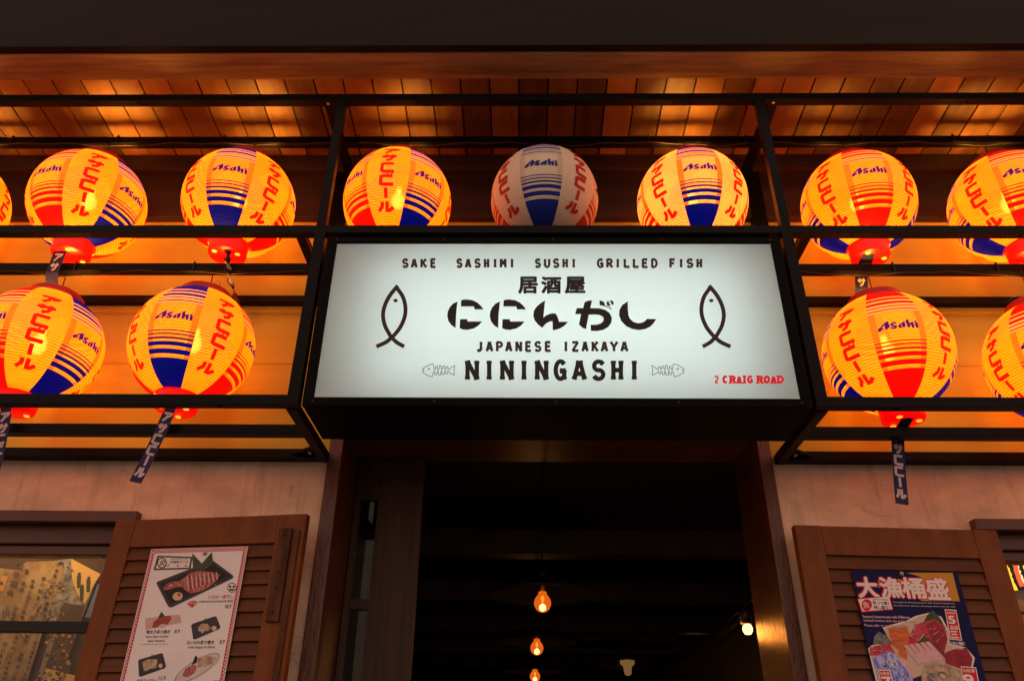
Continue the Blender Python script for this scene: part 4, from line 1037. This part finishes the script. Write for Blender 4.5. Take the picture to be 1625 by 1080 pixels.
T_('Seasonal Assortments with Different',265,514,665,538,'fish_pink',6,.03); T_('Limited Portions each day at Great Value',275,550,720,574,'fish_pink',6,.03); T_('Please refer to our Seasonal Menu',280,590,662,612,'fish_pink',6,.03)
P_([(310,800),(345,770),(335,700),(385,640),(500,600),(640,560),(720,520),(850,490),(940,530),(1000,640),(1010,760),(1150,790),(1225,880),(1200,1000),(1280,1250),(420,1250),(330,880)],'title_white',1)
P_([(318,806),(352,775),(345,705),(390,650),(500,612),(650,575),(730,530),(850,500),(930,540),(990,650),(1000,770),(1145,800),(1212,885),(1190,1000),(1270,1250),(430,1250),(340,880)],'bowl_cream',2)
P_([(270,620),(430,615),(500,740),(345,770),(300,740)],'poster_navy',3)
P_([(785,575),(815,515),(860,470),(905,510),(945,570),(985,690),(900,640)],'leaf_green',3); P_([(355,760),(360,700),(400,655),(470,690),(520,770)],'shell_grey',4)
P_([(480,625),(640,618),(672,700),(640,815),(560,810),(505,760)],'salmon',4); P_([(600,780),(650,850),(640,900),(560,850)],'salmon',4)
P_([(652,760),(660,690),(720,595),(790,570),(890,550),(960,620),(990,720),(960,850),(880,790),(785,670),(720,760),(680,772)],'tuna_pink',5); P_([(800,600),(880,560),(960,640),(985,720),(950,820),(880,760)],'tuna_red',6)
P_([(725,755),(790,690),(850,730),(985,860),(975,900),(900,800)],'leaf_green',6)
P_([(325,790),(490,755),(545,840),(470,860),(325,860)],'tuna_pink',5)
for i in range(5):
    x = 612+i*46; y = 776-i*8
    P_([(x,y),(x+34,y-6),(x+170,y+142),(x+128,y+168)],'fish_pink',7); P_([(x+34,y-6),(x+46,y-8),(x+186,y+136),(x+170,y+142)],'fish_maroon',7)
P_([(972,835),(1060,800),(1150,790),(1202,880),(1188,955),(1100,970),(970,925)],'tuna_red',6)
P_([(350,882),(420,850),(500,828),(570,870),(620,930),(660,1000),(700,1080),(720,1250),(440,1250),(390,990)],'skin_blue',6)
P_([(545,870),(640,900),(720,1000),(740,1080),(690,1050)],'fish_pink',6)
P_([(770,1000),(800,940),(900,922),(1000,945),(1095,985),(1110,1080),(1100,1250),(760,1250)],'fish_cream',8); P_(ell(945,1030,44,30,30),'shell_grey',9); P_(ell(845,1050,32,42,10),'shell_grey',9); P_(ell(948,1038,30,18,30),'bowl_cream',10)
P_([(690,1060),(760,1030),(800,1250),(720,1250)],'ink_black',8)
random.seed(11)
def flecks(cx, cy, rx, ry, n, mats, k, ln, wd, ang):
    for i in range(n):
        a = random.uniform(0,6.283); r_ = math.sqrt(random.random()); x = cx+rx*r_*math.cos(a); y = cy+ry*r_*math.sin(a)
        th = R(ang+random.uniform(-18,18)); l_ = ln*random.uniform(.5,1.2); c, s_ = math.cos(th)*l_, math.sin(th)*l_; w_ = wd*random.uniform(.6,1.3)
        P_([(x-c,y-s_),(x+w_*.5*math.sin(th),y-w_*.5*math.cos(th)),(x+c,y+s_),(x-w_*.5*math.sin(th),y+w_*.5*math.cos(th))], random.choice(mats), k)
flecks(880,660,95,80,34,['tuna_pink','fish_pink','fish_maroon'],8,26,7,-52)
flecks(720,670,52,75,18,['fish_pink','tuna_red'],8,22,6,-40)
flecks(565,700,62,80,24,['fish_cream','poster_gold','tuna_pink'],7,24,6,-8)
flecks(1085,880,85,60,22,['tuna_pink','fish_maroon'],8,26,6,20)
flecks(480,930,95,75,70,['title_white','skin_blue','poster_navy','bowl_cream'],8,26,6,50)
flecks(600,1060,70,60,26,['title_white','skin_blue','poster_navy'],8,24,6,55)
flecks(420,810,80,34,16,['fish_pink','tuna_red'],8,22,6,-12)
flecks(430,715,44,46,20,['ink_black','dish_grey'],8,12,5,-30)
flecks(940,1030,120,70,30,['bowl_cream','dish_grey','fish_cream'],10,18,8,20)
P_([(962,464),(1062,470),(1114,734),(1010,724)],'title_white',8); P_([(970,472),(1056,478),(1104,726),(1016,716)],'title_red',9)
T_('お刺身',982,486,1054,506,'title_white',10,.02); T_('5',1000,520,1062,590,'title_white',10,.05); T_('品目',1014,606,1078,640,'title_white',10,.03); T_('三',1020,650,1088,712,'title_white',10,.05)
T_('の王道な三種盛り',1000,740,1140,772,'title_white',9,.02); T_('お試し価格！',1028,782,1128,808,'title_white',9,.02)
P_([(1100,952),(1232,962),(1290,1250),(1140,1250)],'title_white',9); P_([(1108,960),(1226,969),(1280,1250),(1150,1250)],'title_red',10); T_('お刺身',1124,974,1224,1006,'title_white',11,.02); T_('9',1134,1020,1226,1120,'title_white',11,.05)
P_([(392,982),(498,982),(560,1250),(440,1250)],'title_white',9); P_([(400,990),(490,990),(552,1250),(448,1250)],'title_red',10); T_('お刺身',414,998,494,1030,'title_white',11,.02); T_('7',436,1040,520,1130,'title_white',11,.05)
d.mb.build('printed_artwork', t)
p_ = MB().lathe([(.001,-.006),(.006,-.005),(.008,-.001),(.008,0)],'pin_grey',14).build('pin', t); p_.rotation_euler = (R(-90),0,0); a = q(595,162); p_.location = (a[0],-.022,a[1])
